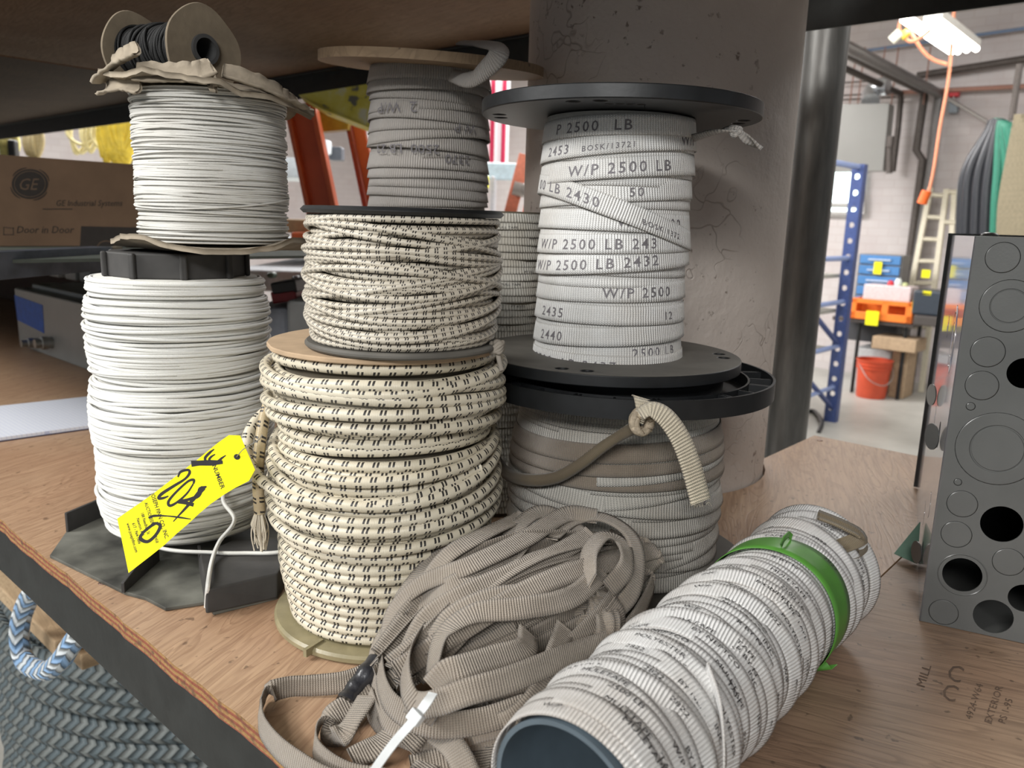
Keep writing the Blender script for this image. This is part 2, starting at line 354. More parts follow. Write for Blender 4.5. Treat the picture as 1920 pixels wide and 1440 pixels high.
class G:                                     # collects primitive geometry
    def __init__(s): s.V = []; s.F = []; s.n = 0; s.mi = []; s.cur = 0; s.UV = []
    def add(s, V, Fc, uv=None):
        V = np.asarray(V, float).reshape(-1, 3)
        s.V.append(V); s.F += [tuple(i + s.n for i in f) for f in Fc]; s.mi += [s.cur] * len(Fc)
        if uv is not None: s.UV.append(np.asarray(uv, float))
        s.n += len(V); return s
    def box(s, c, h, ax=(E1, NN, ZZ)):       # centre, half sizes along axes
        c = np.asarray(c, float); a = [np.asarray(x, float) for x in ax]
        P = [c + a[0] * h[0] * i + a[1] * h[1] * j + a[2] * h[2] * k for k in (-1, 1) for j in (-1, 1) for i in (-1, 1)]
        return s.add(P, [(0, 2, 3, 1), (4, 5, 7, 6), (0, 1, 5, 4), (2, 6, 7, 3), (0, 4, 6, 2), (1, 3, 7, 5)])
    def prism(s, pts, lo, hi, f=None):       # polygon (2D list) extruded between lo and hi on z
        n = len(pts); f = f or (lambda x, y, z: (x, y, z))
        V = [f(x, y, lo) for x, y in pts] + [f(x, y, hi) for x, y in pts]
        return s.add(V, [tuple(range(n))[::-1], tuple(range(n, 2 * n))] + [(i, (i + 1) % n, n + (i + 1) % n, n + i) for i in range(n)])
    def lathe(s, prof, c, ax=(np.array([1., 0, 0]), np.array([0, 1., 0]), ZZ), n=64, rad=None, closed=True):
        c = np.asarray(c, float); m = len(prof); V = []
        for i in range(n):
            a = 2 * PI * i / n; k = rad(a) if rad else 1.0
            for r, z in prof: V.append(c + (ax[0] * math.cos(a) + ax[1] * math.sin(a)) * r * k + ax[2] * z)
        Fc = []
        for i in range(n):
            j = (i + 1) % n
            for q in range(m if closed else m - 1):
                p = (q + 1) % m; Fc.append((i * m + q, j * m + q, j * m + p, i * m + p))
        return s.add(V, Fc)
    def tube(s, P, r, k=8, nrm=None, closed=False, u0=0.0, cap=True):
        P = np.asarray(P, float); n = len(P)
        if closed: T = np.roll(P, -1, 0) - np.roll(P, 1, 0)
        else: T = np.gradient(P, axis=0)
        T /= np.linalg.norm(T, axis=1)[:, None] + 1e-12
        if nrm is None:
            A = np.zeros((n, 3)); a = np.array([0, 0, 1.0]) if abs(T[0][2]) < .9 else np.array([1.0, 0, 0])
            for i in range(n):
                a = a - T[i] * (a @ T[i]); a /= np.linalg.norm(a) + 1e-12; A[i] = a
        else:
            A = np.asarray(nrm, float) - T * (np.asarray(nrm, float) * T).sum(1)[:, None]
            A /= np.linalg.norm(A, axis=1)[:, None] + 1e-12
        B = np.cross(T, A)
        r = np.broadcast_to(np.asarray(r, float), (n,))
        an = 2 * PI * np.arange(k) / k
        V = P[:, None] + (A[:, None] * np.cos(an)[None, :, None] + B[:, None] * np.sin(an)[None, :, None]) * r[:, None, None]
        d = np.linalg.norm(np.diff(P, axis=0), axis=1); u = u0 + np.concatenate([[0], np.cumsum(d)])
        m = n if closed else n - 1
        i = np.repeat(np.arange(m), k); j = np.tile(np.arange(k), m)
        i2 = (i + 1) % n; j2 = (j + 1) % k
        Q = np.stack([i * k + j, i2 * k + j, i2 * k + j2, i * k + j2], 1)
        ue = np.concatenate([u, [u[-1] + np.linalg.norm(P[0] - P[-1])]])
        uv = np.stack([np.stack([ue[i], ue[i + 1], ue[i + 1], ue[i]], 1), np.stack([j, j, j + 1, j + 1], 1) / k], 2)
        Fc = [tuple(q) for q in Q.tolist()]
        uvl = uv.reshape(-1, 2)
        if cap and not closed:
            Fc += [tuple(range(k))[::-1], tuple(range((n - 1) * k, n * k))]
            uvl = np.concatenate([uvl, np.tile([[u[0], .5]], (k, 1)), np.tile([[u[-1], .5]], (k, 1))])
        return s.add(V.reshape(-1, 3), Fc, uvl)
    def ribbon(s, P, Nm, wd, th=0.0009, closed=False, u0=0.0, curl=0.0):
        P = np.asarray(P, float); n = len(P); Nm = np.asarray(Nm, float)
        if Nm.ndim == 1: Nm = np.tile(Nm, (n, 1))
        T = (np.roll(P, -1, 0) - np.roll(P, 1, 0)) if closed else np.gradient(P, axis=0)
        T /= np.linalg.norm(T, axis=1)[:, None] + 1e-12
        A = Nm - T * (Nm * T).sum(1)[:, None]; A /= np.linalg.norm(A, axis=1)[:, None] + 1e-12
        W = np.cross(A, T)
        wd = np.broadcast_to(np.asarray(wd, float), (n,))[:, None]
        prof = [(-.5, .5), (-.25, .5), (0, .5), (.25, .5), (.5, .5), (.5, -.5), (.25, -.5), (0, -.5), (-.25, -.5), (-.5, -.5)]
        cv = [curl * (4 * a * a) for a, _ in prof]
        k = len(prof)
        V = np.stack([P + W * wd * a + A * (b * th + c * wd) for (a, b), c in zip(prof, cv)], 1)
        d = np.linalg.norm(np.diff(P, axis=0), axis=1); u = u0 + np.concatenate([[0], np.cumsum(d)])
        ue = np.concatenate([u, [u[-1] + np.linalg.norm(P[0] - P[-1])]])
        m = n if closed else n - 1
        vs = np.array([a + .5 for a, _ in prof])
        i = np.repeat(np.arange(m), k); j = np.tile(np.arange(k), m); i2 = (i + 1) % n; j2 = (j + 1) % k
        Q = np.stack([i * k + j, i2 * k + j, i2 * k + j2, i * k + j2], 1)
        uv = np.stack([np.stack([ue[i], ue[i + 1], ue[i + 1], ue[i]], 1), np.stack([vs[j], vs[j], vs[j2], vs[j2]], 1)], 2)
        Fc = [tuple(q) for q in Q.tolist()]; uvl = uv.reshape(-1, 2)
        if not closed:
            Fc += [tuple(range(k))[::-1], tuple(range((n - 1) * k, n * k))]
            uvl = np.concatenate([uvl, np.tile([[u[0], .5]], (k, 1)), np.tile([[u[-1], .5]], (k, 1))])
        return s.add(V.reshape(-1, 3), Fc, uvl)
    def sphere(s, c, r, n=12, m=8, sc=(1, 1, 1)):
        c = np.asarray(c, float); V = []
        for i in range(1, m):
            for j in range(n):
                a, b = PI * i / m, 2 * PI * j / n
                V.append(c + r * np.array([sc[0] * math.sin(a) * math.cos(b), sc[1] * math.sin(a) * math.sin(b), sc[2] * math.cos(a)]))
        V += [c + np.array([0, 0, r * sc[2]]), c - np.array([0, 0, r * sc[2]])]; t, bt = len(V) - 2, len(V) - 1
        Fc = [(i * n + j, (i + 1) * n + j, (i + 1) * n + (j + 1) % n, i * n + (j + 1) % n) for i in range(m - 2) for j in range(n)]
        Fc += [(t, j, (j + 1) % n) for j in range(n)] + [(bt, (m - 2) * n + (j + 1) % n, (m - 2) * n + j) for j in range(n)]
        return s.add(V, Fc)
    def merge(s, g2, idx=1):
        if not g2.n: return s
        V = np.concatenate(g2.V); k = sum(len(f) for f in g2.F)
        old = s.cur; s.cur = idx; s.add(V, g2.F, np.zeros((k, 2)) if s.UV else None); s.cur = old; return s
    def build(s, name, mat, parent=None, smooth=False, mats=None):
        V = np.concatenate(s.V)
        uv = None
        if s.UV and sum(len(x) for x in s.UV) == sum(len(f) for f in s.F): uv = np.concatenate(s.UV)
        return mk(name, V, s.F, mat, parent, uv, smooth, mats, s.mi if mats else None)
def one(fn, name, mat, parent=None, smooth=False):
    g = G(); fn(g); return g.build(name, mat, parent, smooth)
def bevel(o, wd=0.002, seg=2):
    b = o.modifiers.new('bevel', 'BEVEL'); b.width = wd; b.segments = seg; b.limit_method = 'ANGLE'; return o
def autosmooth(o, ang=35):
    me = o.data
    me.polygons.foreach_set('use_smooth', np.ones(len(me.polygons), dtype=bool))
    me.set_sharp_from_angle(angle=math.radians(ang)); return o
def spline(P, n=12, closed=False):
    P = np.asarray(P, float)
    Q = np.vstack([P[-1:], P, P[:2]]) if closed else np.vstack([2 * P[0] - P[1], P, 2 * P[-1] - P[-2]])
    out = []; m = len(P) if closed else len(P) - 1
    for i in range(m):
        a, b, c, d = Q[i], Q[i + 1], Q[i + 2], Q[i + 3]
        for t in np.arange(n) / n:
            out.append(.5 * ((2 * b) + (c - a) * t + (2 * a - 5 * b + 4 * c - d) * t * t + (3 * b - a - 3 * c + d) * t ** 3))
    if not closed: out.append(P[-1])
    return np.array(out)
def plate(outer, holes, th, org, ax, name, mat, parent):
    """flat plate with real round holes: outer 2D loop, holes (x, y, r), thickness along ax[2]"""
    bm = bmesh.new()
    def loop(pts):
        vs = [bm.verts.new((x, y, 0)) for x, y in pts]
        for i in range(len(vs)): bm.edges.new((vs[i], vs[(i + 1) % len(vs)]))
        return vs
    loop(outer)
    for x, y, r in holes: loop([(x + r * math.cos(2 * PI * k / 36), y + r * math.sin(2 * PI * k / 36)) for k in range(36)])
    bmesh.ops.triangle_fill(bm, use_beauty=True, use_dissolve=False, edges=bm.edges[:])
    bmesh.ops.recalc_face_normals(bm, faces=bm.faces[:])
    r = bmesh.ops.extrude_face_region(bm, geom=bm.faces[:])
    bmesh.ops.translate(bm, verts=[v for v in r['geom'] if isinstance(v, bmesh.types.BMVert)], vec=(0, 0, -th))
    bmesh.ops.recalc_face_normals(bm, faces=bm.faces[:])
    org = np.asarray(org, float)
    V = [org + ax[0] * v.co.x + ax[1] * v.co.y + ax[2] * v.co.z for v in bm.verts]
    bm.verts.index_update()
    Fc = [tuple(v.index for v in f.verts) for f in bm.faces]
    bm.free()
    return mk(name, V, Fc, mat, parent)

# ---- lettering: font outlines turned to mesh and laid onto the printed surface
_TXT = {}
def text2d(s0, size=1.0, bold=0.0, space=1.0):
    s = (s0, bold, space)
    if s not in _TXT:
        cu = bpy.data.curves.new('t', 'FONT'); cu.body = s0; cu.size = 1.0; cu.resolution_u = 2; cu.offset = bold; cu.space_character = space
        cu.fill_mode = 'FRONT'
        ob = bpy.data.objects.new('t', cu); COL.objects.link(ob)
        dg = bpy.context.evaluated_depsgraph_get(); dg.update()
        me = bpy.data.meshes.new_from_object(ob.evaluated_get(dg))
        V = np.array([v.co[:2] for v in me.vertices]).reshape(-1, 2); Fc = [tuple(p.vertices) for p in me.polygons]
        bpy.data.objects.remove(ob); bpy.data.curves.remove(cu); bpy.data.meshes.remove(me)
        _TXT[s] = (V, Fc)
    V, Fc = _TXT[s]
    return V * size, Fc
def lettering(g, s, size, f, sx=1.0, flip=False, cx=None, bold=0.0, space=1.0):
    """f(x, y) -> 3D point; text baseline starts at x=0 (or is centred when cx given)"""
    V, Fc = text2d(s, size, bold, space)
    if not len(V): return
    V = V.copy(); V[:, 0] *= sx
    if cx is not None: V[:, 0] += cx - (V[:, 0].max() + V[:, 0].min()) / 2
    if flip: V = -V + np.array([V[:, 0].max() + V[:, 0].min(), V[:, 1].max() + V[:, 1].min()])
    g.add([f(x, y) for x, y in V], Fc)
def stroke(g, pts, wd, f, n=8):
    """hand-drawn marker stroke: 2D points, widths"""
    P = spline(np.array([(x, y, 0) for x, y in pts]), n)
    W = np.interp(np.linspace(0, 1, len(P)), np.linspace(0, 1, len(wd)), wd) if hasattr(wd, '__len__') else np.full(len(P), wd)
    T = np.gradient(P, axis=0); T /= np.linalg.norm(T, axis=1)[:, None] + 1e-9
    Q = np.stack([-T[:, 1], T[:, 0]], 1)
    A = P[:, :2] + Q * W[:, None] / 2; B = P[:, :2] - Q * W[:, None] / 2
    V = [f(x, y) for x, y in A] + [f(x, y) for x, y in B]; m = len(P)
    g.add(V, [(i, i + 1, m + i + 1, m + i) for i in range(m - 1)])
# ================================================================== STRUCTURE
FLZ, CEZ = -1.15, 2.58
WALLN = 9.2
def struct(o): o['kind'] = 'structure'; return o
M_floor, _nt, _b = newmat('worn_concrete_floor')
_co = coords(_nt)
L(_nt, mixc(_nt, ramp(_nt, nz(_nt, _co, 1.6, 5, 0.6), [(0.35, 0.0), (0.65, 1.0)]), (0.48, 0.47, 0.43), (0.34, 0.33, 0.30)), _b.inputs['Base Color'])
_b.inputs['Roughness'].default_value = 0.42
M_brick, _nt, _b = newmat('white_painted_brick')
_tc = N(_nt, 'ShaderNodeTexCoord'); _mp = N(_nt, 'ShaderNodeMapping'); _mp.inputs['Rotation'].default_value = (0, 0, -AN)
L(_nt, _tc.outputs['Object'], _mp.inputs[0])
_sp = N(_nt, 'ShaderNodeSeparateXYZ'); L(_nt, _mp.outputs[0], _sp.inputs[0])
_cb = N(_nt, 'ShaderNodeCombineXYZ'); L(_nt, math_n(_nt, 'ADD', _sp.outputs[0], _sp.outputs[1]), _cb.inputs[0]); L(_nt, _sp.outputs[2], _cb.inputs[1])
_bk = N(_nt, 'ShaderNodeTexBrick'); _bk.inputs['Scale'].default_value = 1.0
_bk.inputs['Brick Width'].default_value = 0.22; _bk.inputs['Row Height'].default_value = 0.085; _bk.inputs['Mortar Size'].default_value = 0.006
_bk.inputs['Color1'].default_value = (0.52, 0.475, 0.465, 1); _bk.inputs['Color2'].default_value = (0.56, 0.515, 0.50, 1); _bk.inputs['Mortar'].default_value = (0.50, 0.445, 0.43, 1)
L(_nt, _cb.outputs[0], _bk.inputs['Vector'])
L(_nt, mixc(_nt, ramp(_nt, nz(_nt, _mp.outputs[0], 2.5, 4), [(0.45, 0.0), (0.75, 0.4)]), _bk.outputs['Color'], (0.42, 0.33, 0.32)), _b.inputs['Base Color'])
bump(_nt, _bk.outputs['Fac'], -0.3, 0.006, _b); _b.inputs['Roughness'].default_value = 0.6
M_ceil = plain('ceiling_paint', (0.42, 0.39, 0.36), 0.8, 0, 0.1, 0.1, 2)

struct(one(lambda g: g.box(EN(-3, 2.5, FLZ - .05), (11, 9, .05)), 'floor', M_floor))
struct(one(lambda g: g.box(EN(-3, 4.9, CEZ + .05), (11, 6.4, .05)), 'ceiling', M_ceil))
struct(one(lambda g: g.box(EN(-3, WALLN + .1, (FLZ + CEZ) / 2), (11, .1, (CEZ - FLZ) / 2)), 'wall_back', M_brick))
struct(one(lambda g: g.box(EN(-12, 3.5, (FLZ + CEZ) / 2), (.1, 6, (CEZ - FLZ) / 2)), 'wall_left', M_brick))

# round concrete column
CC = np.array([0.236, 1.422]); CR = 0.225
g = G(); g.lathe([(0, FLZ), (CR, FLZ), (CR, -.4), (CR, 0), (CR, .3), (CR, .6), (CR, 1.0), (CR, CEZ), (0, CEZ)], (CC[0], CC[1], 0), n=96)
o = g.build('concrete_column', M_conc, None, True); autosmooth(o, 40)
tag(o, 'thick round concrete column with pitted pinkish grey paint behind the printed tape reel', 'column')
# steel pipe behind it
pa = aty(1465, 810, 2.05); pb = aty(1557, 60, 2.05)
g = G(); ax = (pb - pa) / (pb[2] - pa[2])
PX = aty(1510, 430, 2.05)
_P = [np.array([PX[0], 2.05, z]) for z in np.linspace(FLZ, CEZ, 12)]
o = one(lambda g: g.tube(_P, .056, 40), 'steel_pipe', M_galv, None, True); autosmooth(o, 40)
tag(o, 'thick dull grey steel pipe standing upright right beside the concrete column', 'pipe')

# ------------------------------------------------------------------ shelving
NF, NR = 0.306, 1.626
rack = thing('steel_shelf_rack', 'dark painted steel frame of the shelving carrying both plywood shelves', 'shelf rack', EN(-1, NF, FLZ))
def angle_beam(name, e0, e1_, n, z0, z1, side, mat=None, leg=.045):
    g = G(); t = .005
    g.box(EN((e0 + e1_) / 2, n + side * t / 2, (z0 + z1) / 2), ((e1_ - e0) / 2, t / 2, (z1 - z0) / 2))
    g.box(EN((e0 + e1_) / 2, n + side * (t + leg / 2), z1 - t / 2), ((e1_ - e0) / 2, leg / 2, t / 2))
    return bevel(g.build(name, mat or M_steel, rack), .0015)
angle_beam('front_beam', -8.4, 1.25, NF + .004, -.092, -.0185, 1, leg=.05)
angle_beam('rear_beam', -8.4, -1.02, NR - .004, -.092, -.0185, -1, leg=.05)
angle_beam('rear_beam', -.575, 1.25, NR - .004, -.092, -.0185, -1, leg=.05)
angle_beam('rear_top_beam', -8.5, 1.25, NR - .03, .796, .872, -1, leg=.02)
angle_beam('front_top_beam', -8.5, 1.25, NF + .004, .80, .872, 1)
for e in (-3.62, 1.27):
    for n in (NF + .03, NR - .03):
        g = G(); g.box(EN(e, n, (FLZ + .95) / 2), (.02, .003, (.95 - FLZ) / 2)); g.box(EN(e - .02, n, (FLZ + .95) / 2), (.003, .02, (.95 - FLZ) / 2))
        g.build('upright', M_steel, rack)

def deck(name, pts, z0, z1, mt, label, cat='shelf board'):
    g = G(); n = len(pts)
    V = [EN(e, nn, z1) for e, nn in pts] + [EN(e, nn, z0) for e, nn in pts]
    g.add(V, [tuple(range(n)), tuple(range(2 * n - 1, n - 1, -1))]); g.cur = 1
    g.F += [(i, i + n, (i + 1) % n + n, (i + 1) % n) for i in range(n)]; g.mi += [1] * n
    o = g.build(name, mt, None, False, [mt, M_plyE]); tag(o, label, cat); return o
def fl(e0, e1_, k):                                  # slightly chipped front edge
    return [(e, NF - .002 + (0.0024 * (mnoise.noise(Vector((e * 23, 3.3, 0))) + .6 * mnoise.noise(Vector((e * 90, 7.3, 0)))))) for e in np.linspace(e0, e1_, k)]
SEAM = -.262
ESP = float(at(30, 654) @ E1)
ce, cn = float(CC @ E1[:2]), float(CC @ NN[:2])
rr = CR + .004
arc = []
a0 = math.acos((-.59 - ce) / rr)
for k in range(31):
    a = a0 + (-PI - .15 - a0) * k / 30
    arc.append((ce + rr * math.cos(a), cn + rr * math.sin(a)))
deck('plywood_shelf_board', fl(ESP + .001, SEAM - .001, 150) + [(SEAM - .001, NR), (-.59, NR)] + arc + [(-1.02, NR), (ESP + .001, NR)], -.018, 0, M_plyL,
     'orange brown plywood shelf board under the rope reels, its chipped front edge running diagonally')
deck('plywood_shelf_board', fl(SEAM + .001, 1.25, 60) + [(1.25, NR), (SEAM + .001, NR)], -.018, 0, M_plyR,
     'dark dirty plywood shelf board at right under the grey metal enclosure')
deck('plywood_shelf_board', fl(-8.4, ESP - .001, 60) + [(ESP - .001, NR), (-8.4, NR)], -.018, 0, M_plyL,
     'plywood shelf board at far left beyond the seam beside the grey junction box')
# screw heads in the plywood
for i, (px, py) in enumerate(((197, 1064), (193, 1093))):
    P = at(px, py, 0.0003); g = G()
    g.lathe([(0, -.004), (.0045, -.001), (.0052, .0003), (.0034, .0008), (.0016, -.001), (0, -.001)], P, n=20)
    o = g.build('wood_screw', plain('rusty_screw', (.20, .13, .10), .45, .7), None, True)
    tag(o, ['screw head sunk in the plywood near its front edge, the farther of two', 'screw head sunk in the plywood near its front edge, the nearer of two'][i], 'screw', 'screws in the plywood')
P = at(1537, 826, .0003); o = one(lambda g: g.lathe([(0, -.004), (.005, -.001), (.006, .0004), (.003, .0006), (0, -.001)], P, n=18), 'wood_screw', _pm['rusty_screw'], None, True)
tag(o, 'dark screw head at the far corner of the plywood beside the steel pipe', 'screw', 'screws in the plywood')

# upper shelf
ESU = float(on(0, 103, .875, ZZ) @ E1)
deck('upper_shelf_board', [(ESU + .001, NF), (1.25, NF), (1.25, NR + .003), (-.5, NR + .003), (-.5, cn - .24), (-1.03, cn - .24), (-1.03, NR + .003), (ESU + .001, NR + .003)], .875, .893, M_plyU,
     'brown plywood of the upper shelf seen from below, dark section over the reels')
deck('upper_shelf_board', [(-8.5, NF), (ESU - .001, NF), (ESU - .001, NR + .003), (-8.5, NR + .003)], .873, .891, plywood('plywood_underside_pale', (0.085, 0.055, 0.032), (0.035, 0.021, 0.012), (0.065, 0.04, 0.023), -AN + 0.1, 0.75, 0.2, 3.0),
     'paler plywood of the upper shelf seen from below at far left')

# middle shelf of the next bay: board and steel rails
mid = thing('angle_iron_rack', 'blue grey steel angle irons of the middle shelf at left, under the cardboard box', 'rack', EN(-1.5, .9, .30))
_A, _B = at(0, 525, .300), at(212, 505, .300); _d = (_B - _A) / np.linalg.norm(_B - _A); _A = _A - _d * .35; _q = np.array([-_d[1], _d[0], 0.]); _L = np.linalg.norm(_B - _A)
g = G(); g.box((_A + _B) / 2 + ZZ * .0225, (_L / 2, .0025, .0225), (_d, _q, ZZ)); g.box((_A + _B) / 2 + _q * .02 + ZZ * .0435, (_L / 2, .022, .0015), (_d, _q, ZZ))
bevel(g.build('side_rail', M_steelb, mid), .001)
g = G(); g.box(_B + _d * .02 + ZZ * .022 + _q * .01, (.02, .008, .022), (_d, _q, ZZ)); g.build('rail_bracket', plain('tan_bracket', (.20, .17, .12), .6), mid)
g = G(); g.box(EN(-1.25, 1.585, .322), (.25, .003, .024)); g.box(EN(-1.25, 1.56, .344), (.25, .025, .0025))
bevel(g.build('cross_rail', M_steel, mid), .001)
g = G(); g.box(EN(-4.95, .30, .3025), (3.45, .003, .0225)); bevel(g.build('front_rail', M_steelb, mid), .001)
for e, n in ():
    g = G(); g.box(EN(e, n, .40), (.02, .003, .395)); g.box(EN(e - .02, n - .02, .40), (.003, .02, .395)); g.build('post', M_steel, mid)
deck('middle_shelf_board', [(-8.4, .31), (-1.512, .31), (-1.512, 1.57), (-8.4, 1.57)], .326, .332, plain('dark_shelf_board', (.05, .06, .05), .6),
     'thin dark board of the middle shelf carrying the brown cardboard box').data.materials.__setitem__(1, _pm['dark_shelf_board'])

# ================================================================== WINDINGS
def circle_axes(c, ax=None):
    return ax or (np.array([1., 0, 0]), np.array([0, 1., 0]), ZZ)
def cord_loop(g, c, z, R, r, a=0, ph=0, a2=0, ph2=0, seg=110, k=6, ax=None, zlim=None, u0=None, dr=0, phr=0):
    X, Y, Z = circle_axes(c, ax)
    th = np.arange(seg) * 2 * PI / seg
    zz = z + a * np.sin(th + ph) + a2 * np.sin(2 * th + ph2)
    if zlim: zz = np.clip(zz, zlim[0], zlim[1])
    RR = (R(zz) if callable(R) else R) + dr * np.sin(2 * th + phr)
    rad = np.cos(th)[:, None] * X + np.sin(th)[:, None] * Y
    P = np.asarray(c) + rad * np.broadcast_to(RR, (seg,))[:, None] + Z * zz[:, None]
    g.tube(P, r, k, nrm=rad, closed=True, u0=rng.uniform(0, 3) if u0 is None else u0)
def wind_cord(g, c, z0, z1, R, r, pitch, tilt, extra, etilt, seg=110, k=6, ax=None, ew=.9):
    n = int((z1 - z0 - 2 * r) / pitch)
    for i in range(n + 1):
        z = z0 + r + (z1 - z0 - 2 * r) * i / n
        cord_loop(g, c, z, lambda q: R(q) - r + rng.uniform(-.25, .1) * r, r, tilt * rng.normal(), rng.uniform(0, 6.3), tilt * .5 * rng.normal(), rng.uniform(0, 6.3), seg, k, ax, (z0 + r, z1 - r))
    for i in range(extra):
        z = rng.uniform(z0 + r, z1 - r)
        cord_loop(g, c, z, lambda q: R(q) + r * (ew * rng.uniform(.2, 1.0)), r, etilt * rng.normal(), rng.uniform(0, 6.3), etilt * .35 * rng.normal(), rng.uniform(0, 6.3), seg, k, ax, (z0 + r, z1 - r))
def core(g, c, z0, z1, R, ax=None):
    zs = np.linspace(z0, z1, 14)
    g.lathe([(0, z0)] + [(R(z), z) for z in zs] + [(0, z1)], c, ax or (np.array([1., 0, 0]), np.array([0, 1., 0]), ZZ), 64)
def disc(g, c, R, z0, z1, rin=0, n=72, rad=None, bev=.001):
    p = [(rin, z0), (R - bev, z0), (R, z0 + bev), (R, z1 - bev), (R - bev, z1), (rin, z1)]
    g.lathe(p, c, n=n, rad=rad)
def ragged(seed, amp, f=3.0):
    def r(a): return 1 + amp * (mnoise.noise(Vector((math.cos(a) * f, math.sin(a) * f, seed))) + .5 * mnoise.noise(Vector((math.cos(a) * f * 4, math.sin(a) * f * 4, seed))))
    return r

# ------------------------------------------------------------------ large white braided cord reel (left)
C1 = np.array([-.412, .974, 0.])
t = thing('cord_reel', 'tall reel wound full with clean white braided cord, standing at left behind the yellow tag', 'reel', C1)
def R1(z):
    z = np.asarray(z, float); s = (z - .03) / .313
    return .1035 - .010 * np.clip(1 - s * 6, 0, 1) - .004 * np.clip((s - .8) * 5, 0, 1) + .002 * np.sin(s * 17)
g = G(); core(g, C1, .03, .343, lambda z: R1(z) - .0055)
g.build('wound_core', plain('white_core', (.55, .54, .50), .8), t, True)
g = G(); wind_cord(g, C1, .03, .343, R1, .00235, .0046, .0012, 95, .0045, 120, 6)
# the free end: round the base, up and down again over the black flange
pts = [at(235, 985, .05), at(300, 1027, .030), at(400, 1036, .034), at(460, 1037, .034), at(530, 1034, .034), at(600, 1010, .03)]
g.tube(spline(pts, 14), .0024, 7)
pts = [at(500, 900, .16), at(468, 940, .12), at(440, 975, .075), at(412, 1015, .046), at(398, 1050, .036), at(390, 1095, .035), at(387, 1138, .006)]
pts[0] = C1 + np.array([.085, -.065, .13]); pts[1] = C1 + np.array([.075, -.085, .09])
g.tube(spline(pts, 14), .0025, 7)
g.build('braided_cord', M_cord, t, True)
# broken octagonal bottom flange with raised walls
pl = [at(x, y, .003) for x, y in ((234, 1112), (272, 1122), (310, 1142), (386, 1130), (400, 1150), (520, 1120))]
pl = [p - C1 for p in pl]
back = [np.array([.165 * math.cos(a), .15 * math.sin(a), .003]) for a in np.linspace(-.35, PI + .5, 9)]
poly = [(p[0], p[1]) for p in pl] + [(p[0], p[1]) for p in back]
g = G(); g.prism(poly, 0.0005, .0045, lambda x, y, z: (x + C1[0], y + C1[1], z))
g.cur = 1
def wall(a, b, h0, h1, th=.004):
    a = np.asarray(a, float); b = np.asarray(b, float); d = b - a; nrm = np.array([-d[1], d[0], 0]); nrm /= np.linalg.norm(nrm)
    V = [a, b, b + nrm * th, a + nrm * th]; V = V + [V[0] + ZZ * h0, V[1] + ZZ * h1, V[2] + ZZ * h1, V[3] + ZZ * h0]
    g.add(V, [(3, 2, 1, 0), (4, 5, 6, 7), (0, 1, 5, 4), (1, 2, 6, 5), (2, 3, 7, 6), (3, 0, 4, 7)])
wall(at(234, 1112, .004), at(300, 1052, .004), .012, .030)
for k in range(2, 8):
    wall(C1 + back[k - 1], C1 + back[k], .028, .028)
wall(at(372, 1060, .004), at(384, 1132, .004), .026, .004)
_ff = plain('dusty_flange_face', (.10, .10, .085), .7, 0, .75, .2, 16)
bevel(g.build('bottom_flange', _ff, t, False, [_ff, M_blackd]), .0008)
tp = [at(x, y, .031) for x, y in ((386, 1106), (520, 1075), (560, 1010), (440, 1010), (374, 1040))]
bt = [at(x, y, .0046) for x, y in ((386, 1152), (520, 1122))]
bt = bt + [np.array([q[0], q[1], .0046]) for q in tp[2:]]
g = G(); g.add(tp + bt, [(0, 1, 2, 3, 4), (9, 8, 7, 6, 5), (0, 5, 6, 1), (1, 6, 7, 2), (2, 7, 8, 3), (3, 8, 9, 4), (4, 9, 5, 0)])
bevel(g.build('flange_block', M_blackd, t), .002)
# top octagonal flange
g = G(); n8 = 9
oct_ = [(.079 * math.cos(a + .3), .079 * math.sin(a + .3)) for a in np.arange(n8) * 2 * PI / n8]
g.prism(oct_, .343, .372, lambda x, y, z: (x + C1[0], y + C1[1], z))
for k in range(n8):
    a = (k + .0) * 2 * PI / n8 + .3; g.box(C1 + np.array([.081 * math.cos(a), .081 * math.sin(a), .3575]), (.003, .004, .0145), (np.array([math.cos(a), math.sin(a), 0]), np.array([-math.sin(a), math.cos(a), 0]), ZZ))
bevel(g.build('top_flange', M_blackd, t), .002)

# ------------------------------------------------------------------ small white twine reel on top of it
C2 = np.array([-.368, .985, .373])
t = thing('twine_reel', 'off white twine reel with crumpled grey cardboard ends on top of the tall cord reel', 'reel', C2)
H2 = .180
def R2(z):
    s = (np.asarray(z, float)) / H2
    return .0855 + .0006 * np.sin(s * 21)
g = G(); core(g, C2, .011, H2, lambda z: R2(z) - .003); g.build('wound_core', _pm['white_core'], t, True)
g = G(); wind_cord(g, C2, .011, H2, R2, .0013, .0024, .0012, 70, .003, 110, 5, ew=.8)
cord_loop(g, C2, .06, .0875, .0013, .011, .3); g.build('twine', M_twine, t, True)
def crumple(name, zfun, rfun, th, mat, nr=9, na=90):
    V = []; Fc = []
    for side in (0, 1):
        for i in range(nr + 1):
            for j in range(na):
                a = 2 * PI * j / na; rr_ = rfun(a) * i / nr
                z = zfun(rr_, a) + (th if side == 0 else 0)
                V.append(C2 + np.array([rr_ * math.cos(a), rr_ * math.sin(a), z]))
    m = (nr + 1) * na
    for i in range(nr):
        for j in range(na):
            q = (i * na + j, i * na + (j + 1) % na, (i + 1) * na + (j + 1) % na, (i + 1) * na + j)
            Fc.append(q[::-1]); Fc.append(tuple(x + m for x in q))
    for j in range(na):
        Fc.append((nr * na + j, nr * na + (j + 1) % na, m + nr * na + (j + 1) % na, m + nr * na + j))
    return mk(name, V, Fc, mat, t, smooth=True)
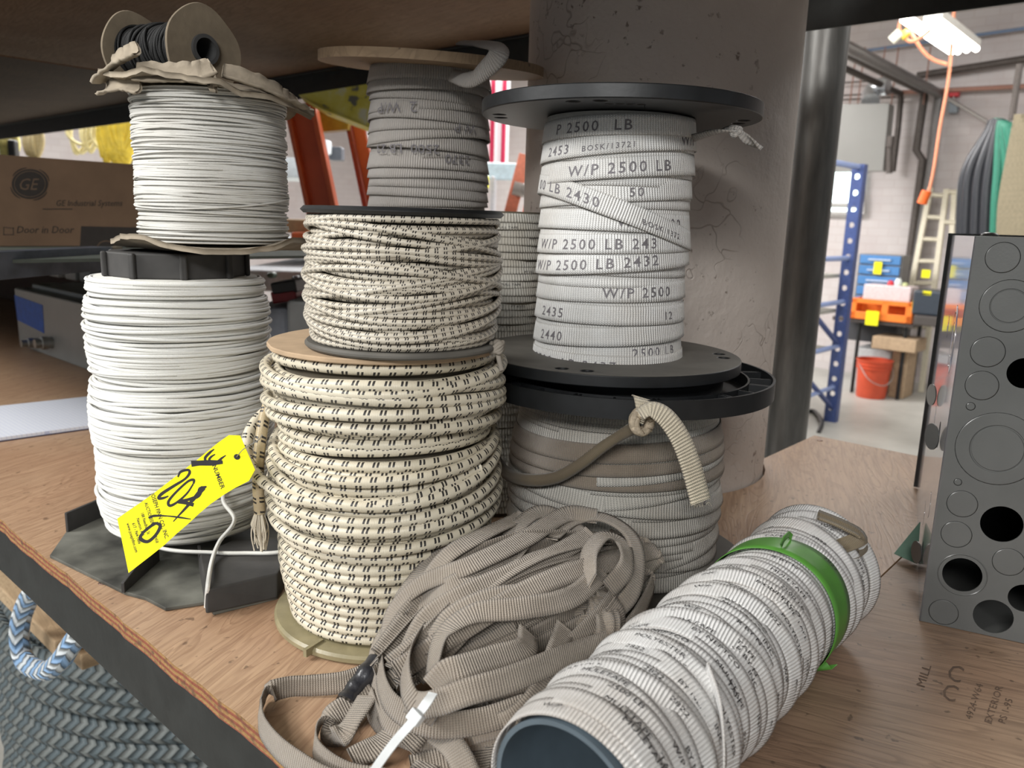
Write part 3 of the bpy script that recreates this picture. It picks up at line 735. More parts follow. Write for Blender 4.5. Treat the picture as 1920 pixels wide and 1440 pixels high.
crumple('bottom_cardboard', lambda r, a: max(0.001, .001 + .006 * max(0, (r - .07) / .04) * (1 + 1.3 * math.sin(a * 3 + 1.9) + .8 * mnoise.noise(Vector((math.cos(a) * 4, math.sin(a) * 4, 1))))), lambda a: .111 * ragged(1.2, .06)(a), .006, M_cardg)
def ztop(r, a):
    d = max(0, (r - .06) / .05)
    x = math.cos(a); y = math.sin(a)
    return H2 + .004 + d * (.006 * (-x) - .010 * max(0, x) * 1.2) + .007 * d * mnoise.noise(Vector((x * 3.1, y * 3.1, 5))) + .002 * mnoise.noise(Vector((r * 90 * x, r * 90 * y, 2)))
crumple('top_cardboard', ztop, lambda a: .1135 * ragged(6.2, .09, 2.5)(a), .006, M_cardg)
# torn folded flaps along the front of the top cardboard
def flap(pts, w0, name='torn_flap', nrm=(0, -.6, .8), curl=.25):
    P = spline([np.asarray(p) - ZZ * .007 for p in pts], 8); g = G()
    wd = np.array([w0 * (1 + .25 * mnoise.noise(Vector((i * .35, w0 * 100, 0)))) for i in range(len(P))])
    P = P + np.array([[0, 0, .0015 * mnoise.noise(Vector((i * .6, 9, 0)))] for i in range(len(P))])
    g.ribbon(P, np.array(nrm, float), wd, .0035, curl=curl); return g.build(name, M_cardg, t, True)
flap([C2 + np.array(p) for p in ((-.108, -.030, .197), (-.085, -.060, .203), (-.060, -.078, .212), (-.040, -.086, .218))], .026, nrm=(-.2, -.7, .7))
flap([C2 + np.array(p) for p in ((-.112, -.022, .186), (-.086, -.062, .184), (-.058, -.082, .184), (-.040, -.089, .180))], .018, nrm=(-.2, -.8, .5))
flap([C2 + np.array(p) for p in ((-.045, -.088, .197), (-.01, -.094, .196), (.02, -.095, .198), (.040, -.090, .204))], .022, nrm=(0, -.9, .45), curl=.12)
flap([C2 + np.array(p) for p in ((.030, -.088, .206), (.036, -.092, .196), (.040, -.095, .188), (.043, -.096, .182))], .012, nrm=(.1, -.9, .2))
flap([C2 + np.array(p) for p in ((.045, -.082, .199), (.075, -.066, .192), (.100, -.042, .182), (.112, -.012, .176))], .024, nrm=(.3, -.5, .75))

# ------------------------------------------------------------------ black cord spool lying on its side on top
M_cards = plain('spool_cardboard', (.17, .135, .092), .9, 0, .15, .4, 40)
A3 = aty(262, 104, 1.035); B3 = aty(380, 102, .955)
A3[2] = .373 + H2 + .0065 + .0480; B3[2] = A3[2] - .008
d3 = (B3 - A3) / np.linalg.norm(B3 - A3); L3 = np.linalg.norm(B3 - A3)
t = thing('cord_spool', 'small cardboard spool of black cord lying on its side atop the twine reel', 'spool', (A3 + B3) / 2 - ZZ * .0480)
ax3 = (ZZ, np.cross(d3, ZZ), d3)
for k, (z0, nm) in enumerate(((-.004, 'flange'), (L3, 'flange'))):
    sq = lambda a, k=k: 1 + .035 * math.sin(3 * a + k) + .02 * math.sin(5 * a + 2 * k)
    g = G(); g.lathe([(.014, z0), (.0463, z0 + .0), (.0470, z0 + .002), (.0463, z0 + .004), (.014, z0 + .004)], A3, ax3, 56, rad=sq)
    g.build(nm, M_cards, t, True); autosmooth(bpy.data.objects[[o.name for o in t.children][-1]], 40)
g = G(); g.lathe([(.0125, -.006), (.0165, -.006), (.0165, L3 + .008), (.0125, L3 + .008)], A3, ax3, 32); autosmooth(g.build('hub_tube', plain('dark_tube', (.05, .05, .05), .6), t))
g = G(); wind_cord(g, A3, .001, L3 - .001, lambda z: .030 + 0 * z, .0016, .0031, .0015, 22, .006, 60, 6, ax3)
g.lathe([(.012, 0), (.029, 0), (.029, L3), (.012, L3)], A3, ax3, 32) if False else None
M_bcord.node_tree.nodes['Principled BSDF'].inputs['Sheen Weight'].default_value = 0
M_bcord.node_tree.nodes['Principled BSDF'].inputs['Specular IOR Level'].default_value = .2
g.build('black_cord', M_bcord, t, True)
g = G(); g.lathe([(.0166, 0), (.0285, 0), (.0285, L3), (.0166, L3)], A3, ax3, 32); g.build('wound_core', plain('black_core', (.02, .02, .02), .8), t, True)

# ------------------------------------------------------------------ large bungee reel
C4 = np.array([-.130, .803, 0.])
t = thing('bungee_reel', 'large reel of thick cream bungee cord with double black ticks, cardboard disc on top', 'reel', C4)
def R4(z):
    z = np.asarray(z, float); s = (z - .012) / .278
    return .1125 - .011 * np.clip(1 - s * 5, 0, 1) - .0045 * np.clip((s - .5) * 4, 0, 1) * np.clip((.85 - s) * 6, 0, 1)
g = G(); core(g, C4, .010, .292, lambda z: R4(z) - .012); g.build('wound_core', plain('dark_core', (.10, .085, .06), .9), t, True)
g = G(); rc = .00575
z = .010 + rc; i = 0
while z < .292 - rc:                                        # neat lower layers, loose upper ones
    lo = z < .16
    cord_loop(g, C4, z, (lambda q: R4(q) - rc), rc, (.0015 if lo else .004) * rng.normal(), rng.uniform(0, 6.3), .0008 * rng.normal(), 1, 120, 12, None, (.010 + rc, .292 - rc))
    z += rc * 1.93
for (zz, a, ph, dr) in ((.272, .004, .5, .004), (.262, .009, 3.2, .003), (.251, .012, 3.5, .004), (.237, .012, 3.0, .005), (.226, .006, 3.4, .002), (.243, .014, .2, -.002),
                        (.200, .020, .1, .001), (.186, .024, .0, .003), (.172, .012, .6, 0), (.160, .015, .2, .002), (.146, .012, .1, .003), (.138, .004, 2., 0), (.126, .008, .4, .0015)):
    cord_loop(g, C4, zz, (lambda q: R4(q) + .0025 + dr), rc, a, ph, .002 * rng.normal(), 1.3, 120, 12, None, (.010 + rc, .292 - rc))
# the slack bight that stands off at the left, and the hanging cut end
bight = [C4 + np.array(p) for p in ((.10, -.055, .182), (.03, -.113, .164), (-.06, -.105, .160), (-.105, -.070, .163), (-.130, -.045, .178), (-.137, -.020, .200), (-.128, .012, .216), (-.105, .045, .222))]
g.tube(spline(bight, 14), rc, 12)
g.build('bungee_cord', M_bun1, t, True)
g = G()
end = [aty(503, 700, .84), aty(505, 745, .80), aty(494, 790, .775), aty(486, 850, .762), aty(484, 905, .757), aty(487, 962, .757)]
g.tube(spline(end, 14), .0058, 12, u0=.3); cend = g.build('cord_end', bungee_mat('bungee_cord_worn', 0.0150, (.30, .23, .13), (.46, .37, .23)), t, True)
g = G(); pe = end[-1]
for k in range(46):                                          # frayed tuft
    a = rng.uniform(0, 2 * PI); r = rng.uniform(.2, 1); q = np.array([math.cos(a), math.sin(a), 0])
    ln = rng.uniform(.022, .042)
    pp = [pe + q * .003 * r + ZZ * .004, pe + q * .0085 * r - ZZ * ln * .3, pe + q * .010 * r - ZZ * ln * .6, pe + q * rng.uniform(-.002, .007) - ZZ * ln]
    g.tube(spline(pp, 4), .0007, 4)
g.build('frayed_end', plain('frayed_fibre', (.62, .56, .45), .8, 0, .1, 0), cend, True)
g = G(); disc(g, C4, .117, .292, .297, rad=ragged(3.1, .018, 2.0), n=120); autosmooth(g.build('top_cardboard_disc', M_card, t), 35)
g = G(); disc(g, C4, .118, 0.0005, .0095, n=96, bev=.0025); 
g.box(C4 + np.array([-.055, -.100, .008]), (.002, .012, .004), (np.array([.87, -.48, 0]), np.array([.48, .87, 0]), ZZ))
autosmooth(g.build('bottom_flange', M_olive, t), 35)

# ------------------------------------------------------------------ small bungee reel
C5 = np.array([-.108, .772, .2975])
t = thing('bungee_reel', 'smaller black flanged reel of thin ticked bungee cord, tangled turns, on the cardboard disc', 'reel', C5)
H5 = .131
g = G(); disc(g, C5, .094, 0.0005, .0065, n=96, bev=.002, rin=.012); autosmooth(g.build('bottom_flange', M_flange, t), 35)
g = G(); disc(g, C5, .0955, H5 - .0065, H5, n=96, bev=.003, rin=.012); autosmooth(g.build('top_flange', M_black, t), 35)
g = G(); g.lathe([(0, .0066), (.004, .0066), (.004, .0069), (0, .0069)], C5 + np.array([-.000, -.0905, 0]) * .92, n=20); g.build('flange_hole', M_ink, t)
def R5(z): z = np.asarray(z, float); s = z / H5; return .085 + .0035 * np.sin(s * 3.0) - .004 * np.clip(1 - s * 7, 0, 1)
g = G(); core(g, C5, .0066, H5 - .0066, lambda z: R5(z) - .008); g.build('wound_core', _pm['dark_core'], t, True)
g = G(); wind_cord(g, C5, .0068, H5 - .0068, R5, .0030, .0063, .0015, 0, 0, 110, 10)
for k in range(30):
    z = .012 + (H5 - .024) * (k + .5) / 30
    cord_loop(g, C5, z, (lambda q: R5(q) + rng.uniform(.0002, .0035)), .0030, rng.uniform(.003, .019), rng.uniform(0, 6.3), .002 * rng.normal(), rng.uniform(0, 6), 110, 10, None, (.0098, H5 - .0098))
for (z, a, ph) in ((.060, .020, .1), (.072, .017, 3.2), (.035, .016, 3.3), (.085, .012, 0.2), (.048, .013, 3.0)):
    cord_loop(g, C5, z, (lambda q: R5(q) + .0045), .0031, a, ph + PI, .002, 1, 110, 10, None, (.0098, H5 - .0098))
g.build('bungee_cord', M_bun2, t, True)
g = G(); kp = C5 + np.array([.092, -.022, .004])
for k in range(5):
    a = k * 1.3; g.tube(spline([kp + .006 * np.array([math.cos(a + j * 1.3), math.sin(a + j * 1.3) * .8, math.sin(j * 1.9 + k) * .8]) for j in range(6)], 6), .0024, 7)
g.tube(spline([kp, kp + np.array([.003, -.002, -.012]), kp + np.array([.006, -.006, -.022])], 6), .0026, 7)
g.build('end_knot', plain('grey_knot', (.27, .24, .20), .8), t, True)

# ------------------------------------------------------------------ webbing
def band(g, c, zl, zr, R, wd=.019, lean=.0011, ax=None, seg=120, th=.0010, a2=0, ph2=0, ph=0.0, phase=0.0):
    """one turn of flat tape; zl / zr are its heights at the left and right of the viewer"""
    X, Y, Z = circle_axes(c, ax)
    th_ = np.arange(seg) * 2 * PI / seg
    zz = (zl + zr) / 2 + (zr - zl) / 2 * np.cos(th_ + phase) + a2 * np.sin(2 * th_ + ph2)
    rad = np.cos(th_)[:, None] * X + np.sin(th_)[:, None] * Y
    rv = (R(zz) if callable(R) else R) + .0005 * np.sin(3 * th_ + ph)
    P = np.asarray(c) + rad * np.broadcast_to(rv, (seg,))[:, None] + Z * zz[:, None]
    Nv = rad + Z * (lean / (wd / 2))
    g.ribbon(P, Nv, wd, th, closed=True, u0=rng.uniform(0, 2))
def zpx(px, py, Y):                     # height of a pixel on the vertical plane at Y
    return float(aty(px, py, Y)[2])

# printed pulling tape reel with black flanges (right, upper)
C8 = np.array([.114, .953, .2495])
R8 = .0865
t8 = thing('tape_reel', 'black flanged reel of white flat tape printed W/P 2500 LB, before the concrete column', 'reel', C8)
z8 = lambda px, py: zpx(px, py, .953) - C8[2]
B8 = [  # left px y, right px y, lift, [(text, start px, size)]
    (251, 247, .0000, [('P 2500  LB', 1032, .0125)]),
    (290, 268, .0010, [('2453', 1022, .0115), ('BOSK/13721', 1076, .0068), ('W/P', 1248, .0125)]),
    (331, 313, .0016, [('W/P 2500 LB', 1056, .0130)]),
    (372, 356, .0002, [('50', 1158, .0110)]),
    (409, 421, .0006, [('W/P 2500', 1140, .0125)]),
    (345, 452, .0030, [('00 LB 2430', 1012, .0125), ('BOSK/1372', 1182, .0068)]),
    (455, 451, .0012, [('W/P 2500 LB 243', 1016, .0128)]),
    (494, 476, .0022, [('W/P 2500 LB 2432', 1012, .0128)]),
    (538, 536, .0004, [('W/P 2500', 1122, .0125)]),
    (574, 578, .0014, [('2435', 1022, .0122), ('12', 1236, .0100)]),
    (617, 607, .0020, [('2440', 1022, .0122)]),
    (640, 640, .0006, [('2500 LB', 1180, .0115)]),
    (659, 664, .0034, [('2500  LB 2437', 1016, .0115)]),
]
g = G(); core(g, C8, .019, .287, lambda z: R8 - .003 + 0 * z); g.build('wound_core', _pm['white_core'], t8, True)
g = G(); gi = G()
z = .030
while z < .280:
    band(g, C8, z + rng.uniform(-.003, .003), z + rng.uniform(-.003, .003), R8 - .0012, .0215, phase=0); z += .012
for yl, yr, lift, tx in B8:
    zl, zr = z8(1005, yl), z8(1285, yr)
    band(g, C8, zl, zr, R8 + lift, .0218, lean=.0013, a2=.0004)
    for s_, px0, sz in tx:
        def f(x, y, px0=px0, zl=zl, zr=zr, lift=lift):
            xx = (px0 - 1152) / 141.0 * R8
            th0 = -PI / 2 + math.asin(max(-.985, min(.985, xx / R8)))
            th = th0 + x / R8
            zz = (zl + zr) / 2 + (zr - zl) / 2 * math.cos(th) + (y - .0056)
            rv = R8 + lift + .0005 * math.sin(3 * th) + .0005 + .00032 - (y - .0056) * .12
            return C8 + np.array([math.cos(th) * rv, math.sin(th) * rv, zz])
        lettering(gi, s_, sz * 1.22, f, 1.06, space=1.28, bold=.008)
g.merge(gi).build('flat_tape', M_webw, t8, True, [M_webw, M_inkl])
def flange_disc(g, c, R, z0, z1, holes, rin):
    prof_n = 96
    outer = [(R * math.cos(a), R * math.sin(a)) for a in np.arange(prof_n) * 2 * PI / prof_n]
    return outer
def holed_flange(name, c, R, z0, z1, holes, rin, mat, parent, bv=.0012):
    outer = [(R * math.cos(a), R * math.sin(a)) for a in np.arange(96) * 2 * PI / 96]
    o = plate(outer, holes + ([(0, 0, rin)] if rin else []), z1 - z0, np.asarray(c) + ZZ * z1, (np.array([1., 0, 0]), np.array([0, 1., 0]), ZZ), name, mat, parent)
    if mat is M_flange:
        o.data.materials.append(M_black)
        for p in o.data.polygons: p.material_index = 0 if p.normal.z > .9 else 1
    return autosmooth(bevel(o, bv), 35)
hs = []
for a in (-.15, .05, 1.45, 1.65, 3.0, 3.2, 4.25, 4.45):
    hs.append((.138 * math.cos(a), .138 * math.sin(a), .0072))
holed_flange('bottom_flange', C8, .158, .0060, .0190, [(x, y, r) for x, y, r in hs], .052, M_flange, t8)
g = G(); disc(g, C8, .122, .0002, .0060, rin=.05, n=80); g.build('flange_hub', M_black, t8)
holed_flange('top_flange', C8, .158, .2885, .3030, [(x, y, r) for x, y, r in hs] + [(.118 * math.cos(a), .118 * math.sin(a), .0042) for a in (4.50, 4.59, 4.68, 4.77)], .045, M_black, t8)
g = G(); disc(g, C8, .056, .281, .290, n=60); g.build('core_disc', M_card, t8)
# twisted tail leaving under the top flange
g = G()
tl = [aty(1285, 266, .93), aty(1310, 260, .90), aty(1345, 250, .875), aty(1378, 246, .865), aty(1392, 254, .86), aty(1412, 264, .855), aty(1430, 277, .852)]
P = spline(tl, 10); tw = np.linspace(0, 5, len(P))
g.ribbon(P, np.stack([0 * tw, np.cos(tw), np.sin(tw)], 1), np.interp(np.linspace(0, 1, len(P)), [0, .5, .6, .75, 1], [.011, .010, .006, .010, .008]), .002, curl=.3)
g.tube(spline([tl[3] + .005 * np.array([math.cos(a * 2.2), math.sin(a * 1.9), math.sin(a * 2.2)]) for a in range(6)], 6), .003, 7)
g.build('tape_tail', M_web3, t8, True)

# ------------------------------------------------------------------ big lower reel
C9 = np.array([.131, .952, 0.])
t9 = thing('tape_reel', 'big soiled white tape reel with ribbed black flange, knotted strap hanging over its rim', 'reel', C9)
holed_flange('bottom_flange', C9, .172, .0005, .011, [(.150 * math.cos(a), .150 * math.sin(a), .0085) for a in (-.30, -.14, 1.3, 1.5, 2.8, 3.0, 4.3, 4.5)], .02, M_flange, t9, .002)
def R9(z): z = np.asarray(z, float); s = (z - .011) / .2; return .1185 + .0095 * np.sin(np.clip(s, 0, 1) * 2.6 + .45)
g = G(); core(g, C9, .011, .228, lambda z: R9(z) - .006); g.build('wound_core', _pm['dark_core'], t9, True)
g = G(); z = .022
rng2 = np.random.default_rng(3)
while z < .222:
    d = rng2.uniform(-.006, .006)
    band(g, C9, z + d, z - d, (lambda q, k=rng2.uniform(0, .003): R9(q) - .002 + k), .0215, .0024, ph=rng2.uniform(0, 6)); z += .0098
M_webb = web_mat('brown_soiled_tape', (.36, .30, .235), (.25, .20, .15), (.14, .10, .07), .7)
for (yl, yr, k) in ((860, 905, .003), (905, 930, .002), (842, 822, .0025), (940, 1000, .003), (1005, 965, .0025), (890, 850, .002), (985, 1030, .0035), (800, 795, .0022)):
    zl, zr = zpx(930, yl, .952), zpx(1330, yr, .952)
    band(g, C9, zl, zr, (lambda q, k=k: R9(q) + k), .0215, .0026, ph=k * 900)
gt9 = g
gb9 = G()
for (yl, yr, k) in ((800, 792, .0028), (822, 812, .0036), (838, 846, .0032)):
    zl, zr = zpx(930, yl, .952), zpx(1330, yr, .952); band(gb9, C9, zl, zr, (lambda q, k=k: R9(q) + k), .0215, .0026, ph=k * 700)
gb9.build('soiled_turns', M_webb, t9, True)['label'] = 'brown stained upper turns'
gi = G()
def f(x, y):
    th = -PI / 2 + .62 + x / .125; return C9 + np.array([math.cos(th) * .1335, math.sin(th) * .1335, .112 + y])
lettering(gi, '5 2', .012, f, 1.3); gt9.merge(gi).build('flat_tape', M_web2, t9, True, [M_web2, M_inkl])
# ribbed top flange
g = G(); RT = .181
g.lathe([(.03, .2285), (RT, .2285), (RT, .2490), (RT - .003, .2490), (RT - .003, .2315), (.03, .2315)], C9, n=120)
for r0 in (.150, .120):
    g.lathe([(r0, .2315), (r0 + .0025, .2315), (r0 + .0025, .2480 - .002 * (r0 > .13)), (r0, .2480 - .002 * (r0 > .13))], C9, n=90)
for k in range(24):
    a = 2 * PI * k / 24 + .1; q = np.array([math.cos(a), math.sin(a), 0]); w_ = np.array([-math.sin(a), math.cos(a), 0])
    g.box(C9 + q * .1655 + ZZ * .2385, (.0125, .0011, .0070), (q, w_, ZZ))
    if k % 2 == 0: g.box(C9 + q * .1655 + w_ * .005 + ZZ * .2385, (.0125, .0009, .0070), (q, w_, ZZ))
autosmooth(g.build('top_flange', M_black, t9), 35)
# khaki folded tail, knot and the cream strap over the rim
def on9(px, py, r, k9=1.046):      # pixel -> point on a vertical cylinder of radius r about the reel, near side
    r = r * k9; d = ray(px, py); o_ = CAMP - C9; a = d[0] ** 2 + d[1] ** 2; b = 2 * (o_[0] * d[0] + o_[1] * d[1]); c = o_[0] ** 2 + o_[1] ** 2 - r * r
    disc_ = b * b - 4 * a * c
    tt = (-b - math.sqrt(max(disc_, 0))) / (2 * a); return CAMP + d * tt
g = G()
ks = [on9(928, 862, .132), on9(950, 888, .134), on9(990, 900, .136), on9(1040, 896, .138), on9(1085, 872, .143), on9(1130, 838, .150), on9(1170, 812, .160), on9(1195, 800, .170)]
g.tube(spline(ks, 10), np.interp(np.linspace(0, 1, 71), [0, .4, .8, 1], [.0078, .0072, .0058, .0070]), 9)
g.build('folded_tail', M_olivecord, t9, True)
g = G(); kc = on9(1204, 790, .181)
for k in range(7):
    a0_ = k * .9
    pp = [kc + np.array([.0105 * math.cos(a0_ + j * 1.05) * (1 - .3 * (k % 2)), .007 * math.sin(j * 1.3 + k), .0105 * math.sin(a0_ + j * 1.05)]) for j in range(7)]
    g.tube(spline(pp, 6), .0038, 8)
g.build('knot', plain('beige_knot', (.40, .33, .24), .75, 0, .3, .8, 200), t9, True)
g = G()
s1 = [on9(1208, 748, .168), on9(1208, 756, .1765), on9(1206, 785, .180)]
g.ribbon(spline(s1, 8), np.array([0, -1, .35]), np.linspace(.026, .012, 17), .0016)
s2 = [on9(1196, 790, .182), on9(1203, 775, .190), on9(1222, 767, .192), on9(1250, 784, .194), on9(1276, 822, .196), on9(1295, 870, .197), on9(1309, 920, .198), on9(1314, 941, .199)]
P = spline(s2, 10); m_ = len(P)
nm = np.stack([np.linspace(-.3, .30, m_), np.full(m_, -1.0), np.interp(np.arange(m_), [0, 15, 30, m_], [.0, 1.2, .75, .15])], 1)
g.ribbon(P, nm, np.interp(np.arange(m_), [0, 12, 25, m_], [.012, .014, .020, .0225]), .0016, curl=-.03)
for k in range(16):
    q = P[-1] + np.array([rng.uniform(-.009, .009), 0, 0]); g.tube([q, q + np.array([rng.uniform(-.003, .003), -.001, -rng.uniform(.002, .006)])], .0003, 3)
g.build('hanging_strap', M_webtail, t9, True)

# ------------------------------------------------------------------ wooden flanged reel behind
C6 = np.array([-.139, 1.268, 0.])
t6 = thing('tape_reel', 'wooden flanged reel of greyish flat tape printed upside down, close under the upper shelf', 'reel', C6)
M_wood = plywood('pale_reel_wood', (0.30, 0.215, 0.13), (0.16, 0.105, 0.06), (0.25, 0.17, 0.10), 0.3, 0.7, 0.1, 6.0)
g = G(); disc(g, C6, .112, .0005, .014, n=96); autosmooth(g.build('bottom_flange', M_wood, t6), 35)
TZ6 = .640
ax6 = (np.array([.999, 0, -.04]), np.array([0, .995, .10]), np.array([.04, -.10, .994]))
g = G(); g.lathe([(0, 0), (.168, 0), (.168, .013), (0, .013)], C6 + ZZ * TZ6 + ax6[0] * .004, ax6, 96); autosmooth(g.build('top_flange', M_wood, t6), 35)
RB6 = .086
g = G(); core(g, C6, .014, TZ6, lambda z: .082 + 0 * z); g.build('wound_core', _pm['dark_core'], t6, True)
g = G(); z = .03
while z < TZ6 - .012:
    d = rng2.uniform(-.009, .009)
    band(g, C6, z + d, z - d, (lambda q, k=rng2.uniform(0, .006): RB6 + k), .025, .0026, ph=rng2.uniform(0, 6), a2=rng2.uniform(-.002, .002)); z += .0135
gt6 = g
gi = G()
def txt6(s_, px, py, sz):
    zc = zpx(px, py, 1.175)
    def f(x, y):
        th = -PI / 2 + (px - 800) / 109.0 * .9 + x / .09
        return C6 + np.array([math.cos(th) * .0962, math.sin(th) * .0962, zc + y])
    lettering(gi, s_, sz, f, 1.1, flip=True)
txt6('2  W/P', 706, 208, .020); txt6('W P', 860, 246, .018); txt6('2500  LB 23', 704, 285, .018); txt6('2370', 842, 306, .018)
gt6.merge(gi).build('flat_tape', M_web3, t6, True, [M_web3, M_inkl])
g = G()
lp = [aty(845, 140, 1.16), aty(880, 146, 1.11), aty(915, 122, 1.075), aty(936, 98, 1.07), aty(930, 84, 1.10), aty(905, 78, 1.14), aty(870, 77, 1.20)]
P = spline(lp, 10); nmv = np.stack([np.linspace(-.1, .35, len(P)), np.full(len(P), -1.0), np.linspace(.15, .5, len(P))], 1)
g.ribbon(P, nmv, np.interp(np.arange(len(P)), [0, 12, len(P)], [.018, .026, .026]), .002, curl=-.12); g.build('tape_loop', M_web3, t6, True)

# ------------------------------------------------------------------ printed thin tape roll between the reels
C7 = np.array([-.020, 1.140, .0005])
t7 = thing('tape_roll', 'roll of thin dusty white printed tape between small bungee reel and printed tape reel', 'tape roll', C7)
g = G(); core(g, C7, .001, .432, lambda z: .0565 + 0 * z); g.build('wound_core', _pm['dark_core'], t7, True)
g = G(); z = .012
while z < .424:
    d = rng2.uniform(-.0015, .0015); band(g, C7, z + d, z - d, .0572 + rng2.uniform(-.0006, .001), .0122, .0016, ph=rng2.uniform(0, 6)); z += .0098
cord_loop(g, C7, .30, .0588, .0008, .012, 2.6)
gt7 = g; M_thin = web_mat('dusty_thin_tape', (.66, .64, .58), (.58, .55, .48), (.30, .24, .16), .7, .004, .5, .12)
gi = G()
for k in range(26):
    zc = .02 + .40 * (k + .5) / 26 + rng2.uniform(-.003, .003); a0_ = rng2.uniform(-.2, 1.15)
    def f(x, y): 
        th = -PI / 2 + a0_ + x / .058; return C7 + np.array([math.cos(th) * .0596, math.sin(th) * .0596, zc + y])
    lettering(gi, ['ANIXTER  2500', 'ATO 1/2', 'X X X X', 'PULL TAPE', '02 # 012'][k % 5] if False else ['PULL TAPE', 'FT 1/2', '0 2 0 5', 'FT # 052', 'TAPE 1/2'][k % 5], .0042, f, 1.4)
gt7.merge(gi).build('thin_tape', M_thin, t7, True, [M_thin, M_ink])
# ================================================================== TUBE ROLL (front right)
RA = at(1068, 1500, .0665); RB = at(1532, 1058, .0665)
RT_ = .0595
ra = RB - RA; LR = float(np.linalg.norm(ra)); ra = ra / LR
ry = np.cross(ZZ, ra); ry /= np.linalg.norm(ry)      # points to the viewer's left
axr = (-ry, ZZ, ra)                                  # theta 0 = right side, pi/2 = top
tr = thing('tape_tube', 'grey plastic tube wound with shiny printed white tape, lying down, banded with green tape', 'tape roll', (RA + RB) / 2 - ZZ * .0665)
g = G(); g.lathe([(.0510, -.006), (.0545, -.006), (.0545, LR - .01), (.0510, LR - .01)], RA, axr, 80)
autosmooth(g.build('plastic_tube', M_pvc, tr), 40)
g = G(); gi = G(); rr3 = np.random.default_rng(11)
z = .004; bands = []
while z < LR - .012:
    k = rr3.uniform(-.0012, .0018); tl = rr3.normal() * .003
    zr_, zl_ = z + tl, z - tl
    band(g, RA, zl_, zr_, RT_ + k, .0165, -.0016, axr, 110, .0011, rr3.uniform(-.001, .001), rr3.uniform(0, 6), rr3.uniform(0, 6))
    bands.append((z, tl, k)); z += .0098
for zz, tl, k in ((.055, .010, .0028), (.105, -.004, .003), (.155, .013, .0034), (.215, .008, .0026), (.25, .012, .003), (.36, .010, .003), (.405, -.014, .0042), (.44, .010, .0036), (.455, -.008, .005)):
    band(g, RA, zz - tl, zz + tl, RT_ + k, .0175, -.0028, axr, 110, .0012, .001, 1, 2)
    bands.append((zz, tl, k))
g.ribbon(spline([RA + ra * (zz_) + (axr[0] * math.cos(a) + axr[1] * math.sin(a)) * r_ for zz_, a, r_ in ((.020, -.9, .068), (.016, -.55, .073), (.03, -.2, .077), (.06, .15, .0745), (.09, .6, .069), (.11, 1.0, .0665))], 12),
         np.cross(ra, ZZ) * -1 + ZZ * .3, .014, .0012)
ws = ['TAPE', 'MULETAPE', 'BY NEPTCO', 'INC.', '2500 LB', '40115', 'W/P', 'POLYESTER', '2822', 'R BY N']
for (zz, tl, k) in bands:
    a = rr3.uniform(-.6, .2)
    if k > .004: continue
    while a < 2.6:
        s_ = ws[rr3.integers(len(ws))]; sz = .0066
        zo = rr3.uniform(-.0045, .0030)
        def f(x, y, zz=zz, tl=tl, a=a, k=k, zo=zo):
            th = a - x / .064
            rv = RT_ + k + .0019 + .0006
            return RA + (axr[0] * math.cos(th) + axr[1] * math.sin(th)) * rv + ra * (zz + tl * math.cos(th) + zo + y)
        lettering(gi, s_, sz, f, 1.25); a += rr3.uniform(.7, 1.5)
g.merge(gi).build('printed_tape', M_webr, tr, True, [M_webr, M_ink])
g = G(); gz = .345
th_ = np.linspace(-.95, 3.1, 60)
P = [RA + (axr[0] * math.cos(a) + axr[1] * math.sin(a))  * .0634 + ra * (gz + .004 * math.sin(a * 2)) for a in th_]
P = [P[0] + np.array([.018, .010, -.002]), P[0] + np.array([.010, .004, -.004])] + P
g.ribbon(P, np.array([axr[0] * math.cos(a) + axr[1] * math.sin(a) for a in [th_[0]] * 2 + list(th_)]), .042, .0006)
rp = RA + (axr[0] * math.cos(1.5) + axr[1] * math.sin(1.5)) * .0650 + ra * gz
g.ribbon([rp - ra * .012 + ZZ * .001, rp - ra * .006 + ZZ * .006, rp + ra * .006 + ZZ * .007, rp + ra * .016 + ZZ * .001], np.cross(ra, ZZ), .006, .001)
g.build('green_tape_band', M_green, tr, True)
g = G()
te = [RA + (axr[0] * math.cos(a) + axr[1] * math.sin(a)) * .071 + ra * zz_ for a, zz_ in ((1.45, LR - .050), (1.1, LR - .042), (.85, LR - .035))] 
te += [aty(1560, 1035, te[-1][1] - .01), aty(1590, 1040, te[-1][1] - .005), aty(1610, 1025, te[-1][1] + .01), aty(1600, 1006, te[-1][1] + .02)]
g.tube(spline(te, 10), .0068, 8) if False else g.ribbon(spline(te, 10), np.cross(ra, ZZ) * .8 + ZZ, .015, .0030, curl=.22)
g.build('tape_end', M_olivecord, tr, True)

# ================================================================== HANK OF BEIGE STRAP
HC = at(960, 1250, 0)
tp_ = thing('strap_bundle', 'tangled heap of beige grey flat strap gathered with a white cable tie in the foreground', 'strap bundle', HC)
A_ = at(790, 1262, .045); B_ = at(1150, 1062, .072)
ha = B_ - A_; HL = float(np.linalg.norm(ha)); ha /= HL
hy = np.cross(ZZ, ha); hy /= np.linalg.norm(hy); hz = np.cross(ha, hy)
r5 = np.random.default_rng(21)
g = G()
def env(t):                       # half width and half height of the bundle along its axis
    return .042 + .050 * math.sin(max(0, min(1, t)) * PI * .92 + .10) ** .8, .030 + .040 * math.sin(max(0, min(1, t)) * PI * .95 + .1)
def hp(t, a, s=1.0, lift=0):
    w_, h_ = env(t)
    p = A_ + ha * (HL * t) + hy * math.cos(a) * w_ * s + hz * math.sin(a) * h_ * s
    p = p + ZZ * lift
    p[2] = max(p[2], .004 + .003 * s)
    return p
